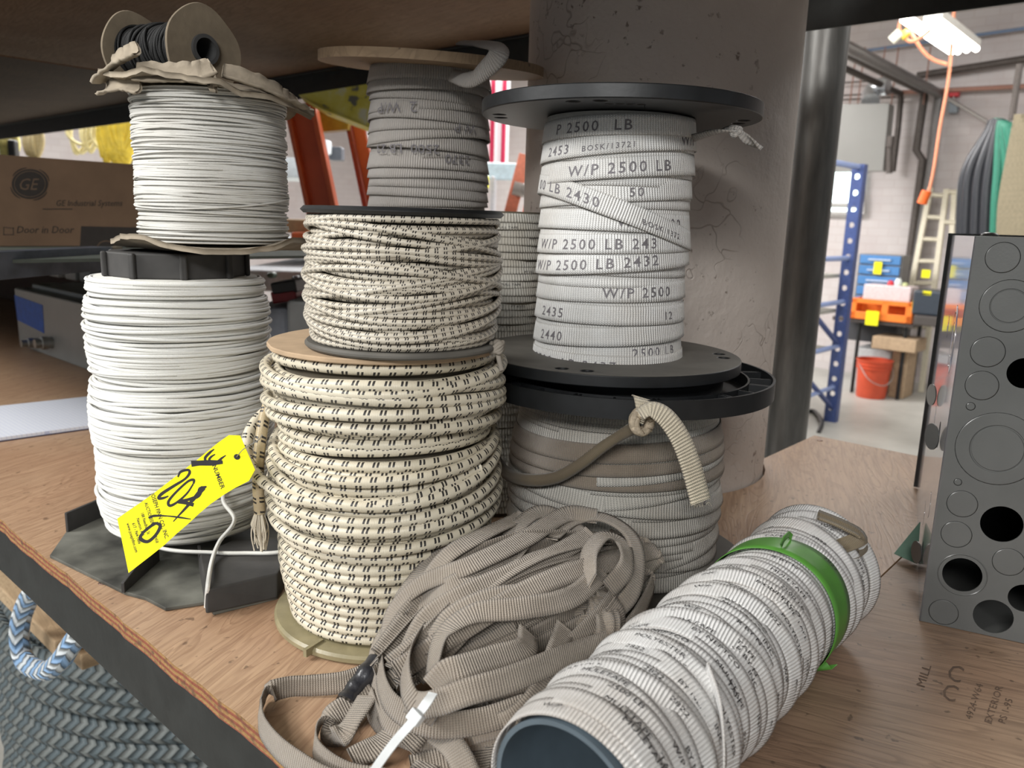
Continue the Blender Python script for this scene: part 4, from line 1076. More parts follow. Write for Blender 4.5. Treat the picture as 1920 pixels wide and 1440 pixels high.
def strap(pts, nrm, wd=.0185, curl=0.0, n=9, sm=True):
    P = spline([np.asarray(p, float) for p in pts], n); m_ = len(P)
    nrm = np.asarray(nrm, float)
    if nrm.ndim == 2 and len(nrm) != m_:
        x = np.linspace(0, 1, len(nrm)); q = np.linspace(0, 1, m_); nrm = np.stack([np.interp(q, x, nrm[:, i]) for i in range(3)], 1)
    P = P.copy(); P[:, 2] = np.maximum(P[:, 2], .0025)
    g.ribbon(P, nrm, wd, .0013, u0=r5.uniform(0, 2), curl=curl)
for k in range(44):               # strands along the hank, looped back at both ends
    a = r5.uniform(-.35, PI + .35) if k > 8 else r5.uniform(0, PI)
    s_ = r5.uniform(.55, 1.0) if k > 16 else r5.uniform(.3, .7)
    t0, t1 = r5.uniform(-.14, .10), r5.uniform(.86, 1.10)
    da = r5.normal() * .5; tw0 = r5.normal() * .9; tw1 = tw0 + r5.normal() * .7
    pts = []; nm = []
    for t in np.linspace(t0, t1, 6):
        aa = a + da * (t - .5); ss = s_ * (1 - .25 * (t < .05) - .15 * (t > 1.0))
        pts.append(hp(t, aa, ss)); out = hy * math.cos(aa) + hz * math.sin(aa)
        tw = tw0 + (tw1 - tw0) * t; nm.append(out * math.cos(tw) + np.cross(ha, out) * math.sin(tw))
    # fold over at the far end
    aa2 = a + da * .5 + r5.choice([-1, 1]) * r5.uniform(.35, .9)
    e_ = hp(t1, a + da * .5, s_ * .9) + ha * .018; pts.append((e_ + hp(t1, aa2, s_ * .7) + ha * .018) / 2); nm.append(ha * .8 + nm[-1] * .5)
    for t in np.linspace(t1 - .05, t1 - r5.uniform(.4, .75), 3):
        pts.append(hp(t, aa2, s_ * .75)); out = hy * math.cos(aa2) + hz * math.sin(aa2); nm.append(-out * math.cos(tw1) + np.cross(ha, out) * math.sin(tw1))
    strap(pts, nm)
CV = -FWD                       # towards the viewer
def px3(L_): return [at(x, y, z_) for x, y, z_ in L_]
up = np.array([0, -.35, .94])
# feature strands read off the photograph's arrangement: (px, py, height)
strap(px3([(905, 1090, .09), (960, 1000, .125), (1010, 960, .135), (1060, 975, .130), (1100, 1010, .12)]), [(-.6, -.3, .8), (-.4, -.6, .7), (0, -.3, 1), (.3, -.5, .8)])
strap(px3([(770, 1140, .075), (830, 1050, .115), (900, 1005, .13), (985, 965, .13)]), [(-.5, -.5, .6), (-.5, -.6, .7), (-.3, -.6, .7)])
strap(px3([(720, 1225, .05), (735, 1150, .075), (790, 1095, .10), (880, 1060, .12), (985, 1010, .13), (1060, 965, .135), (1120, 968, .135)]), [(-.8, -.5, .2), (-.6, -.5, .6), (-.2, -.6, .8), (-.1, -.7, .7), (-.1, -.5, .9)])
strap(px3([(1030, 1010, .125), (1075, 975, .13), (1130, 970, .135), (1180, 1000, .128), (1196, 1050, .11), (1185, 1110, .09), (1140, 1160, .07)]), [(-.3, -.3, .9), (0, -.2, 1), (.2, 0, 1), (.6, -.3, .6), (.6, -.6, .3)])
strap(px3([(1110, 1090, .115), (1105, 1040, .125), (1130, 1005, .13), (1165, 1015, .125), (1175, 1060, .115), (1140, 1105, .10)]), [(-.9, -.4, .2), (-.4, -.3, .9), (0, 0, 1), (.6, 0, .6), (.4, -.8, .3)])
strap(px3([(760, 1230, .065), (800, 1160, .085), (870, 1115, .105), (960, 1075, .115), (1040, 1040, .12), (1110, 1000, .125)]), [(-.4, -.8, .3), (-.2, -.8, .5), (-.1, -.7, .7)])
strap(px3([(800, 1230, .075), (835, 1165, .09), (905, 1125, .105), (990, 1110, .11), (1060, 1080, .115)]), [(-.6, -.6, .5), (-.3, -.6, .7), (0, -.8, .6)])
strap(px3([(810, 1255, .085), (830, 1190, .095), (890, 1150, .105), (980, 1140, .108), (1070, 1120, .108), (1130, 1070, .11)]), [(-.8, -.5, .4), (-.5, -.5, .7), (0, -.9, .4), (0, -.8, .6)])
# broad folded loop at the front centre and its tail
strap(px3([(758, 1310, .060), (800, 1322, .075), (880, 1296, .090), (960, 1272, .092), (1040, 1240, .090), (1090, 1222, .085), (1140, 1205, .080)]), [(-.2, -.9, .4), (0, -.9, .4), (.1, -.9, .4)], .0190)
strap(px3([(990, 1185, .095), (984, 1215, .095), (930, 1232, .098), (870, 1250, .100), (835, 1262, .096), (810, 1290, .085)]), [(.5, -.5, .6), (0, -.7, .7), (-.1, -.8, .6)], .0190)
strap(px3([(790, 1185, .075), (765, 1230, .080), (760, 1275, .078), (775, 1315, .070), (820, 1345, .060)]), [(-.9, -.4, .3), (-.9, -.4, .3), (-.6, -.8, .2)], .0195)
strap(px3([(725, 1180, .055), (712, 1235, .055), (718, 1290, .050), (745, 1330, .045), (810, 1360, .042), (900, 1352, .045), (985, 1325, .05)]), [(-.9, -.4, .2), (-.8, -.6, .2), (-.3, -.9, .3), (0, -.9, .4)], .0195)
strap(px3([(735, 1160, .05), (700, 1215, .035), (702, 1275, .030), (730, 1325, .030), (790, 1350, .028)]), [(-.9, -.5, .3), (-.9, -.5, .3), (-.2, -.9, .3)])
strap(px3([(1060, 1175, .08), (1040, 1230, .075), (1010, 1300, .060), (960, 1350, .045), (880, 1375, .03)]), [(.2, -.9, .5), (.3, -.9, .4), (.2, -.9, .4)])
strap(px3([(1085, 1220, .055), (1050, 1265, .045), (1035, 1315, .035), (1030, 1350, .02)]), [(.4, -.9, .2), (-.3, -1, .1), (-.5, -.9, .1)], .0190)
strap(px3([(815, 1370, .03), (845, 1395, .030), (865, 1425, .026), (880, 1460, .02)]), [(.3, -.9, .5), (.2, -.9, .5)], .0190)
strap(px3([(760, 1400, .02), (810, 1345, .032), (850, 1322, .045)]), [(-.2, -.9, .4), (-.2, -.9, .4)], .0190)
strap(px3([(660, 1425, .010), (705, 1400, .012), (745, 1368, .014), (790, 1335, .020)]), [(-.5, -.8, .35), (-.5, -.8, .4)], .0190)
strap(px3([(770, 1440, .006), (850, 1418, .010), (925, 1385, .015), (975, 1350, .02)]), [(-.2, -.9, .6), (-.2, -.8, .8)], .0185)
strap(px3([(690, 1305, .020), (705, 1345, .016), (735, 1370, .014), (800, 1392, .016), (880, 1388, .02)]), [(-.8, -.5, .3), (-.5, -.8, .3), (0, -.9, .4)])
for k in range(12):               # low loose strands that spread over the board under the hank
    x0, y0 = r5.uniform(780, 900), r5.uniform(1340, 1470); x1, y1 = r5.uniform(940, 1060), r5.uniform(1240, 1330)
    strap(px3([(x0, y0, .006), ((x0 + x1) / 2 - 10, (y0 + y1) / 2 - 15, r5.uniform(.01, .03)), (x1, y1, r5.uniform(.01, .04))]), [(r5.normal() * .3, -.8, .6), (r5.normal() * .3, -.8, .5)])
for k in range(10):
    x0, y0 = r5.uniform(1080, 1180), r5.uniform(1090, 1130); x1, y1 = r5.uniform(1040, 1130), r5.uniform(1200, 1300)
    strap(px3([(x0, y0, .09), (x0 + 12, (y0 + y1) / 2 - 10, .07), (x1, y1, .03)]), [(.5, -.6, .5), (r5.normal() * .5, -.8, .3), (r5.normal() * .5, -.8, .3)])
for k in range(8):
    x0, y0 = r5.uniform(740, 800), r5.uniform(1290, 1330)
    strap(px3([(x0 - 30, y0 - 60, .03), (x0 - 25, y0, .025), (x0 + 10, y0 + 40, .02), (x0 + 80, y0 + 60, .02), (x0 + 160, y0 + 40, .03)]), [(-.8, -.5, .2), (-.6, -.7, .4), (0, -.9, .4)])
# strand lying along the far side, in front of the thick bungee reel
strap(px3([(735, 1175, .05), (752, 1120, .08), (800, 1060, .10), (860, 1025, .115), (905, 1010, .12)]), [(-.7, -.4, .5), (-.6, -.5, .6), (-.2, -.5, .8)])
strap(px3([(745, 1235, .04), (755, 1160, .07), (800, 1120, .09), (860, 1090, .11), (950, 1040, .12)]), [(-.7, -.6, .4), (-.6, -.6, .6), (-.2, -.7, .7)])
# the loose loops on the board at left, standing on edge
strap(px3([(700, 1258, .016), (650, 1278, .013), (590, 1285, .011), (540, 1288, .011), (500, 1302, .011), (487, 1330, .011)]), [(.1, -.75, .65), (0, -.95, .3), (0, -1, .1), (-.6, -.8, .1), (-1, -.3, .1)], .0190)
strap(px3([(487, 1326, .011), (492, 1362, .011), (520, 1400, .011), (560, 1432, .011), (610, 1462, .011), (680, 1480, .011)]), [(-1, -.25, .15), (-.9, -.5, .2), (-.7, -.75, .3), (-.5, -.9, .4)], .0190)
strap(px3([(700, 1300, .02), (650, 1325, .016), (605, 1355, .012), (590, 1388, .011), (602, 1420, .011), (650, 1452, .011), (720, 1465, .011)]), [(-.3, -.8, .5), (-.5, -.9, .2), (-.9, -.5, .1), (-1, -.3, .15), (-.5, -.9, .3), (-.2, -1, .3)], .0190)
strap(px3([(690, 1265, .022), (665, 1305, .014), (635, 1350, .010), (622, 1376, .010), (640, 1378, .016), (665, 1345, .022), (690, 1305, .024)]), [(.2, -.6, .8), (.2, -.6, .8), (.3, -.5, .8), (0, -1, 0), (-.2, .2, .9), (-.2, -.3, .9)], .0185)
g.build('flat_strap', M_webt, tp_, True)
g = G()                            # black electrical tape around two strands
P = spline(px3([(713, 1238, .034), (690, 1262, .030), (665, 1292, .022), (650, 1318, .016)]), 8)
g.tube(P, np.interp(np.linspace(0, 1, len(P)), [0, .1, .35, .7, 1], [.006, .0105, .0095, .0082, .0098]) * np.array([1 + .06 * math.sin(i * .9) for i in range(len(P))]), 10)
g.build('black_tape_wrap', M_tape, tp_, True)
zt = thing('cable_tie', 'translucent white plastic cable tie holding the beige strap heap', 'cable tie', at(800, 1350, .09))
g = G(); P = spline(px3([(812, 1300, .098), (800, 1318, .096), (775, 1352, .085), (740, 1392, .075), (705, 1440, .065), (680, 1480, .06)]), 8)
g.ribbon(P, np.array([-.25, -.6, .75]), np.interp(np.arange(len(P)), [0, 8, len(P)], [.0068, .0068, .0060]), .0013)
g.build('strap', M_white, zt)
g = G(); hcn = at(779, 1345, .0895); tdir = (P[8] - P[16]); tdir /= np.linalg.norm(tdir); nn_ = np.array([-.25, -.6, .75]); nn_ -= tdir * (nn_ @ tdir); nn_ /= np.linalg.norm(nn_)
g.box(hcn, (.0052, .0042, .0030), (np.cross(nn_, tdir), tdir, nn_)); bevel(g.build('head', M_white, zt), .0008)

# ================================================================== YELLOW AUCTION TAG
TA = aty(240, 1020, .765); TB = aty(473, 850, .725); TC = aty(262, 1068, .758)
tn = np.cross(TB - TA, TC - TA); tn /= np.linalg.norm(tn)
if tn @ FWD > 0: tn = -tn
TU = (TB - TA) / np.linalg.norm(TB - TA); TL = np.linalg.norm(TB - TA)
def tagp(px, py, lift=0.0):
    r = ray(px, py); P = CAMP + r * (((TA - CAMP) @ tn) / (r @ tn))
    u = ((P - TA) @ TU) / TL
    return P + tn * (lift + .010 * (4 * (u - .5) ** 2 - .35))
tt = thing('auction_tag', 'bright yellow paper auction tag with handwritten black lot number and printed address', 'tag', tagp(253, 1069))
def zp(x, y): return 220 + x / 4.363, 780 + y / 4.363
up_e = [(30, 830), (115, 762), (200, 700), (290, 632), (380, 560), (470, 490), (560, 420), (650, 355), (740, 285), (840, 212), (940, 150), (1045, 150)]
lo_e = [(145, 1262), (222, 1195), (300, 1128), (385, 1055), (470, 970), (560, 890), (650, 805), (740, 730), (850, 655), (960, 590), (1095, 525), (1160, 430)]
nv = 5; V = []; Fc = []
for (a, b) in zip(up_e, lo_e):
    for j in range(nv + 1): V.append(tagp(*zp(a[0] + (b[0] - a[0]) * j / nv, a[1] + (b[1] - a[1]) * j / nv)))
m = len(up_e)
for i in range(m - 1):
    for j in range(nv): Fc.append((i * (nv + 1) + j, i * (nv + 1) + j + 1, (i + 1) * (nv + 1) + j + 1, (i + 1) * (nv + 1) + j))
o = mk('tag_card', V, Fc, M_yellow, tt); tcard = o; so = o.modifiers.new('thickness', 'SOLIDIFY'); so.thickness = .0004; so.offset = 0
g = G(); FT = lambda x, y: tagp(*zp(x, y), .0004)
for st, wd in (([(590, 395), (660, 388), (760, 384), (868, 376)], [36, 30, 34, 20]), ([(797, 270), (755, 300), (712, 345), (722, 385)], [5, 14, 16, 14]), ([(803, 312), (765, 335), (748, 362), (790, 384)], [5, 12, 14, 14]),
               ([(900, 318), (858, 345), (830, 372), (790, 392)], [4, 12, 20, 14]),
               ([(476, 505), (500, 462), (560, 446), (574, 470), (535, 520), (440, 580), (350, 640), (326, 676), (360, 676), (402, 660)], [8, 14, 14, 16, 12, 16, 18, 16, 14, 6]),
               ([(606, 560), (608, 528), (560, 540), (470, 620), (405, 700), (415, 738), (470, 712), (550, 640), (604, 560)], [10, 16, 12, 12, 14, 16, 12, 10, 8]),
               ([(716, 580), (668, 606), (640, 660), (560, 690), (480, 706)], [6, 34, 22, 16, 18]), ([(478, 708), (540, 716), (606, 734)], [18, 20, 22]), ([(690, 590), (610, 680), (540, 760), (486, 820), (445, 868)], [30, 20, 14, 8, 4]),
               ([(255, 832), (300, 818), (400, 822), (500, 836), (584, 850)], [10, 14, 6, 10, 4]),
               ([(330, 872), (270, 905), (215, 960), (210, 1000), (262, 1022), (318, 970), (346, 900), (300, 880), (240, 930)], [10, 16, 14, 20, 18, 16, 18, 14, 6])):
    stroke(g, st, np.array(wd, float) * 1.35 + 2, FT)
def tag_text(s_, x, y, size, sx=1.0, ang=70.0, gg=None):
    c_, s2_ = math.cos(math.radians(ang)), math.sin(math.radians(ang))
    lettering(gg or g, s_, size, lambda a, b: FT(x + a * c_ + b * s2_, y + a * s2_ - b * c_), sx, bold=.016)
tag_text('NUMBER', 770, 405, 56, .95, 70)
tag_text('JOSEPH FINN CO., INC.', 262, 640, 44, .86, 71)
tag_text('AUCTIONEERS', 218, 712, 36, .85, 71); tag_text('02458', 300, 975, 32, .85, 71)
tag_text('188 Needham St', 195, 792, 32, .85, 71); tag_text('Newton, MA', 166, 835, 32, .9, 71)
tag_text('617 - 964-1886', 138, 872, 32, .9, 71); tag_text('www.josephfinn.com', 98, 872, 32, .92, 71)
g.build('handwriting_and_print', M_ink, tcard)
g = G()
g.F and None
ring = [(1002 + 30 * math.cos(a), 328 + 24 * math.sin(a)) for a in np.arange(24) * 2 * PI / 24]
g.add([FT(x, y) for x, y in ring], [tuple(range(24))]); g.build('eyelet', M_ink, tcard)
g = G(); P = spline([FT(1002, 328), FT(1050, 290) + tn * .003, tagp(476, 836, .006), aty(483, 826, .705), aty(492, 815, .70)], 8); g.tube(P, .0005, 5); g.build('tag_wire', plain('wire', (.35, .34, .32), .4, .6), tt)

# ================================================================== PAPER PAD
M_grid, nt, b = newmat('squared_paper'); tc = N(nt, 'ShaderNodeTexCoord'); mp = N(nt, 'ShaderNodeMapping'); mp.inputs['Rotation'].default_value = (0, 0, -AN); L(nt, tc.outputs['Object'], mp.inputs[0])
sp = N(nt, 'ShaderNodeSeparateXYZ'); L(nt, mp.outputs[0], sp.inputs[0])
ln = [math_n(nt, 'LESS_THAN', math_n(nt, 'FRACT', math_n(nt, 'MULTIPLY', sp.outputs[i], 125.0)), .10) for i in (0, 1)]
L(nt, mixc(nt, math_n(nt, 'MULTIPLY', math_n(nt, 'MAXIMUM', *ln), .55), (.72, .74, .80), (.35, .40, .62)), b.inputs['Base Color'])
pd = thing('paper_pad', 'white squared paper pad lying on the plywood at far left', 'paper pad', at(90, 800))
q0, q1, q2 = at(-40, 765, .008), at(195, 740, .008), at(200, 793, .008); q3 = at(-40, 826, .008)
def quadbox(name, Q, z0, z1, mt, par):
    return mk(name, [np.array([q[0], q[1], z1]) for q in Q] + [np.array([q[0], q[1], z0]) for q in Q], [(0, 1, 2, 3), (7, 6, 5, 4), (0, 4, 5, 1), (1, 5, 6, 2), (2, 6, 7, 3), (3, 7, 4, 0)], mt, par)
quadbox('paper_sheets', [q0, q1, q2, q3], .0022, .008, M_grid, pd)
quadbox('backing_card', [q0, q1, q2 + .003 * E1, q3 + .002 * E1], .0004, .0020, plain('dark_card', (.05, .04, .07), .6), pd)

# ================================================================== GREY JUNCTION BOX far left
gb = thing('junction_box', 'light grey metal junction box with blue tape strip under the middle shelf', 'metal box', EN(-2.3, .95, 0))
M_gbox = plain('light_grey_enamel', (.36, .37, .36), .45, .1, .06, .1, 12)
g = G(); g.box(EN(-2.30, 1.0, .0885), (.427, .205, .088)); bevel(g.build('body', M_gbox, gb), .004)
g = G(); g.box(EN(-2.44, 1.01, .184), (.24, .18, .007)); bevel(g.build('lid', M_gbox, gb), .003)
g = G(); g.box(EN(-2.08, .93, .1835), (.10, .11, .0065)); bevel(g.build('lid', M_gbox, gb), .003)
blue = plain('blue_tape', (.02, .12, .55), .5, 0, .15, .1)
c0 = on(27, 555, .794); c1 = on(83, 622, .794); V = [on(27, 553, .7945), on(80, 572, .7945), on(83, 625, .7945), on(33, 600, .7945)]
mk('blue_tape_strip', V + [v + NN * -.0006 for v in V], [(0, 1, 2, 3), (7, 6, 5, 4), (0, 4, 5, 1), (1, 5, 6, 2), (2, 6, 7, 3), (3, 7, 4, 0)], blue, gb)
for (px, py, r) in ((72, 642, .013), (98, 642, .016)):
    c = on(px, py, .795); g = G(); g.lathe([(0, 0), (r, 0), (r, -.012), (r * 1.15, -.013), (r * 1.15, -.028), (r * .8, -.03), (r * .8, -.045), (0, -.045)], c, (E1, ZZ, NN), 20)
    autosmooth(g.build('hub_fitting', plain('zinc', (.42, .42, .40), .35, .9), gb), 40)
for k, (px, py) in enumerate(((118, 520), (150, 520), (178, 522))):
    c = on(px, 520, 1.0); o = bevel(one(lambda g: g.box(EN(c @ E1, 1.02, .222), (.045, .05, .031)), 'terminal_block', plain('pale_plastic', (.45, .46, .45), .5)), .006)
    tag(o, 'pale grey plastic terminal block on top of the junction box', 'terminal block', 'terminal blocks on the junction box')
o = bevel(one(lambda g: g.box(EN(-4.6, 1.35, .14), (1.75, .18, .139)), 'brown_filler_box', plain('dark_brown', (.05, .025, .015), .8)), .004); tag(o, 'dark brown box added to hide the bright wall behind the junction box at far left', 'crate')  # dark box added to block the bright wall in the gap under the middle shelf

# ================================================================== BROWN CARDBOARD BOX
EB = -2.0
bx = thing('cardboard_box', 'brown cardboard carton printed with round black emblem on the middle shelf at left', 'cardboard box', EN(EB - .25, .75, .3330))
ztop_ = float(on(0, 290, EB, E1)[2])
g = G(); n0, n1 = .40, .98
g.box(EN(EB - .25, (n0 + n1) / 2, (.3330 + ztop_) / 2), (.25, (n1 - n0) / 2, (ztop_ - .3330) / 2))
cto = g.build('carton', M_cardd, bx)
fb = lambda px, py: on(px, py, EB + .0006, E1)
g = G(); lc = (56, 345)
def pxf(px, py): return fb(px, py)
def stroke_px(pts, wd): stroke(g, pts, np.array(wd, float) if hasattr(wd, '__len__') else wd, lambda x, y: pxf(x, y))
ringo = [(lc[0] + 34 * math.cos(a), lc[1] + 28 * math.sin(a)) for a in np.arange(40) * 2 * PI / 40]
g.add([pxf(*p) for p in ringo], [tuple(range(40))])
for k in range(4):
    a = k * PI / 2 + .5; stroke_px([(lc[0] + 37 * math.cos(a + t), lc[1] + 31 * math.sin(a + t)) for t in (0, .3, .6, .9)], [1, 2.5, 2.5, 1])
for s_, x, y, sz, sx in (('GE Industrial Systems', 104, 386, 15.5, .92), ('Door in Door', 30, 437, 19, .98)):
    lettering(g, s_, sz, lambda a, b: pxf(x + a + .18 * b, y - b), sx)
stroke_px([(80, 392), (136, 392)], 1.6)
for (x0, y0, x1, y1) in ((6, 426, 26, 428), (6, 440, 26, 440), (7, 426, 7, 441), (25, 426, 25, 441)): stroke_px([(x0, y0), (x1, y1)], 1.2)
g.add([pxf(152, 424), pxf(280, 427), pxf(285, 463), pxf(150, 463)], [(3, 2, 1, 0)])
prt = g.build('box_printing', M_inkd, cto)
g = G()
f2 = lambda x, y: on(x, y, EB + .0012, E1)
lettering(g, 'GE', 31, lambda a, b: f2(33 + a + .25 * b, 356 - b), .95)
stroke(g, [(lc[0] + 29 * math.cos(a), lc[1] + 24 * math.sin(a)) for a in np.linspace(0, 2 * PI, 24)], 1.2, f2)
stroke(g, [(182, 463), (188, 455), (200, 452), (212, 456), (217, 463)], 2.0, f2)
g.build('emblem_letters', plain('emblem_tan', (.13, .085, .055), .85), cto)

# ================================================================== GREY METAL ENCLOSURE
Q0 = at(1723, 1165, 0); Q1 = at(1920, 1218, 0)
fa = np.array([math.cos(math.radians(-26)), math.sin(math.radians(-26)), 0.]); fb_ = np.array([-fa[1], fa[0], 0.])     # along the front, into depth
EH, EW, ED = .418, .34, .52
en_ = thing('metal_enclosure', 'tall grey metal electrical enclosure with round knockouts and open holes at right', 'electrical box', Q0 + fa * EW / 2 + fb_ * ED / 2)
Q0 = Q0 + ZZ * .001
def fc(px, py):
    r = ray(px, py); P = CAMP + r * (((Q0 - CAMP) @ fb_) / (r @ fb_)); return (P - Q0) @ fa, P[2] - Q0[2], float((P - CAMP) @ FWD)
holes = []; kos = []
for px, py, rp_ in ((1921, 700, 29), (1878, 983, 35), (1804, 1078, 33), (1862, 1156, 33), (1921, 1122, 27)):
    x, y, d = fc(px, py); holes.append((x, y, rp_ * d / FPX))
for px, py, rp_ in ((1880, 483, 29), (1893, 574, 50), (1852, 660, 29), (1841, 723, 28), (1820, 762, 8), (1870, 842, 70), (1804, 945, 26), (1793, 1002, 26), (1891, 1054, 27), (1769, 1148, 25), (1796, 904, 7)):
    x, y, d = fc(px, py); kos.append((x, y, rp_ * d / FPX))
axf = (fa, ZZ, -fb_)
front = plate([(0, 0), (EW, 0), (EW, EH), (0, EH)], holes + kos, .0016, Q0, axf, 'front_panel', M_enam, en_)
for i, (x, y, r) in enumerate(kos):
    g = G(); c = Q0 + fa * x + ZZ * y
    rs = [r - .0004]
    if r > .02: rs += [r * .62]
    p = [(0, -.0012), (r - .0005, -.0012), (r - .0005, -.0001), (r - .0011, .0003)]
    if r > .02: p += [(r * .66, .0003), (r * .64, -.0007), (r * .62, -.0007), (r * .60, .0003)]
    p += [(0, .0003)]
    g.lathe(p, c, (fa, ZZ, -fb_), 48); autosmooth(g.build('knockout', M_enam, front), 30)
g = G(); x, y, r = holes[2]
g.lathe([(r * 1.18, .0), (r * 1.22, .0006), (r * 1.26, 0)], Q0 + fa * x + ZZ * y, axf, 40)
x, y, d = fc(1893, 574)
autosmooth(g.build('knockout_ring', M_enam, front), 60)
# other panels
sp0 = Q0
sh = []
def sc(px, py):
    r = ray(px, py); P = CAMP + r * (((Q0 - CAMP) @ fa) / (r @ fa)); return (P - Q0) @ fb_, P[2] - Q0[2]
sk = [(.115, .300, .040), (.120, .185, .016), (.11, .10, .016), (.27, .175, .016), (.26, .30, .016), (.12, .035, .014), (.20, .06, .016)]
M_side = plain('shiny_grey_enamel', (.20, .195, .20), .16, .35, .12, .06, 9, .4)
side = plate([(0, 0), (ED, 0), (ED, EH), (0, EH)], [(x, y, r) for x, y, r in sk], .0016, Q0, (fb_, ZZ, -fa), 'side_panel', M_side, en_)
for i, (x, y, r) in enumerate(sk):
    g = G(); p = [(0, -.001), (r - .0006, -.001), (r - .0006, .0002)]
    if r > .03: p += [(r * .82, .0006), (r * .80, -.001), (r * .78, -.001), (r * .76, .0006), (r * .52, .0006), (r * .50, -.001), (r * .48, .0006)]
    p += [(0, .0004)]
    if i in (1, 5): continue
    g.lathe(p, Q0 + fb_ * x + ZZ * y, (fb_, ZZ, -fa), 48); autosmooth(g.build('knockout', M_side, side), 30)
for x, y, r, tl in ((.105, .185, .0155, .45), (.30, .20, .015, .35), (.115, .036, .0135, .4)):     # bent-out knockout slugs
    q = fb_ * math.cos(tl) + (-fa) * math.sin(tl); g = G()
    g.lathe([(0, -.0007), (r, -.0007), (r, .0007), (0, .0007)], Q0 + fb_ * x + ZZ * y - fa * (r * math.sin(tl) + .001), (q, ZZ, np.cross(q, ZZ)), 36)
    g.build('bent_knockout', M_enam, side)
g = G(); g.box(Q0 + fa * EW / 2 + fb_ * ED / 2 + ZZ * .0008, (EW / 2 - .002, ED / 2 - .002, .0008), (fa, fb_, ZZ)); g.build('bottom_panel', M_enam, en_)
g = G(); g.box(Q0 + fa * (EW - .001) + fb_ * ED / 2 + ZZ * EH / 2, (.001, ED / 2, EH / 2 - .002), (fa, fb_, ZZ)); g.build('side_panel', M_enam, en_)
g = G(); g.box(Q0 + fa * EW / 2 + fb_ * ED / 2 + ZZ * (EH - .0008), (EW / 2 - .002, ED / 2 - .003, .0008), (fa, fb_, ZZ)); g.build('top_panel', M_enam, en_)
g = G(); g.box(Q0 + fa * (EW / 2 - .001) + fb_ * (ED + .001) + ZZ * (EH / 2 + .002), (EW / 2 + .004, .001, EH / 2 + .001), (fa, fb_, ZZ)); g.build('back_flange', plain('dark_enamel', (.03, .03, .03), .4), en_)
for x in (.05, .17, .27):
    g = G(); g.lathe([(0, 0), (.013, 0), (.011, .004), (.005, .006), (0, .006)], Q0 + fa * x + fb_ * (ED - .02) + ZZ * EH, n=24); g.build('top_lug', M_enam, en_, True)
# scrap of green tape stuck to its foot
V = [at(1697, 962, .0), at(1712, 950, .0), at(1722, 930, .0)]
gp = Q0 + fb_ * .17
o = mk('green_tape_scrap', [gp - fa * .001 + ZZ * .0, gp - fa * .028 + fb_ * .004 + ZZ * .006, gp - fa * .003 + ZZ * .050 + fb_ * .02, gp - fa * .012 + fb_ * .03 + ZZ * .012,
                             gp - fa * .002 + ZZ * .0, gp - fa * .029 + fb_ * .004 + ZZ * .007, gp - fa * .004 + ZZ * .050 + fb_ * .02, gp - fa * .013 + fb_ * .031 + ZZ * .013],
       [(0, 1, 2), (1, 3, 2), (4, 6, 5), (5, 6, 7), (0, 4, 5, 1), (0, 2, 6, 4), (2, 3, 7, 6), (1, 5, 7, 3)], plain('dark_green_tape', (.05, .16, .09), .5))
tag(o, 'small torn scrap of dark green tape at the foot of the grey enclosure', 'tape scrap')

# stamped marks on the dirty board, worn ink
g = G(); 
def ps(px, py): return at(px, py, .0004)
def stamp(s_, x, y, sz, ang, sx=1.0):
    c_, s2_ = math.cos(math.radians(ang)), math.sin(math.radians(ang))
    lettering(g, s_, sz, lambda a, b: ps(x + a * c_ + b * s2_, y + a * s2_ - b * c_), sx)
stamp('MILL', 1733, 1290, 24, -72, .9); stamp('C', 1772, 1272, 44, 18, 1.0); stamp('C', 1762, 1308, 44, 18, 1.0)
stamp('4924-W64', 1822, 1350, 20, -72, .8); stamp('EXTERIOR', 1858, 1358, 20, -72, .8); stamp('PS 1-95', 1884, 1358, 20, -72, .8)
o = g.build('stamped_lettering', plain('worn_stamp_ink', (.11, .072, .05), .8, 0, .3, 0), bpy.data.objects['plywood_shelf_board.001'])

# ================================================================== ROPE COIL AND PLANKS BELOW
CO = EN(-2.14, 1.16, FLZ)
t = thing('rope_coil', 'big coil of grey blue braided rope standing under the shelf at bottom left', 'rope coil', CO)
g = G(); r6 = np.random.default_rng(5)
for i in range(12):
    zc = .026 + i * .048
    for R_ in (.62, .57, .52):
        cord_loop(g, CO, zc + r6.uniform(-.004, .004), (R_ if i < 11 else R_ - .03) + r6.uniform(-.01, .01), .0265, r6.uniform(0, .004), r6.uniform(0, 6), 0, 0, 110, 12, u0=r6.uniform(0, 1), zlim=(.0268, 2))
g.build('braided_rope', M_rope, t, True)
g = G()
lp = [on(80, 1085, .425), on(50, 1130, .425), on(36, 1185, .42), on(46, 1238, .42), on(84, 1258, .42), on(114, 1238, .42), on(140, 1200, .43), on(180, 1160, .44)]
g.tube(spline(lp, 12), .0175, 12); g.build('rope_end_loop', M_ropeb, t, True)['label'] = 'blue and white rope loop standing out of the coil'
g = G(); zt_ = float(on(180, 1340, .56)[2]); tb = [CO + np.array([.645 * math.cos(a), .645 * math.sin(a), zt_ - FLZ + .02 * k]) for k, a in enumerate(np.linspace(-1.18, -.55, 7))]
g.tube(spline(tb, 6), .031, 12); g.build('black_tape_sleeve', M_tape, t, True)
M_plank = plywood('pale_plank_wood', (0.50, 0.38, 0.24), (0.28, 0.19, 0.11), (0.42, 0.30, 0.18), -AN + .1, .7, .1, 8.0)
pe_ = float(on(98, 1160, .46) @ E1); pz_ = float(on(50, 1165, .46)[2])
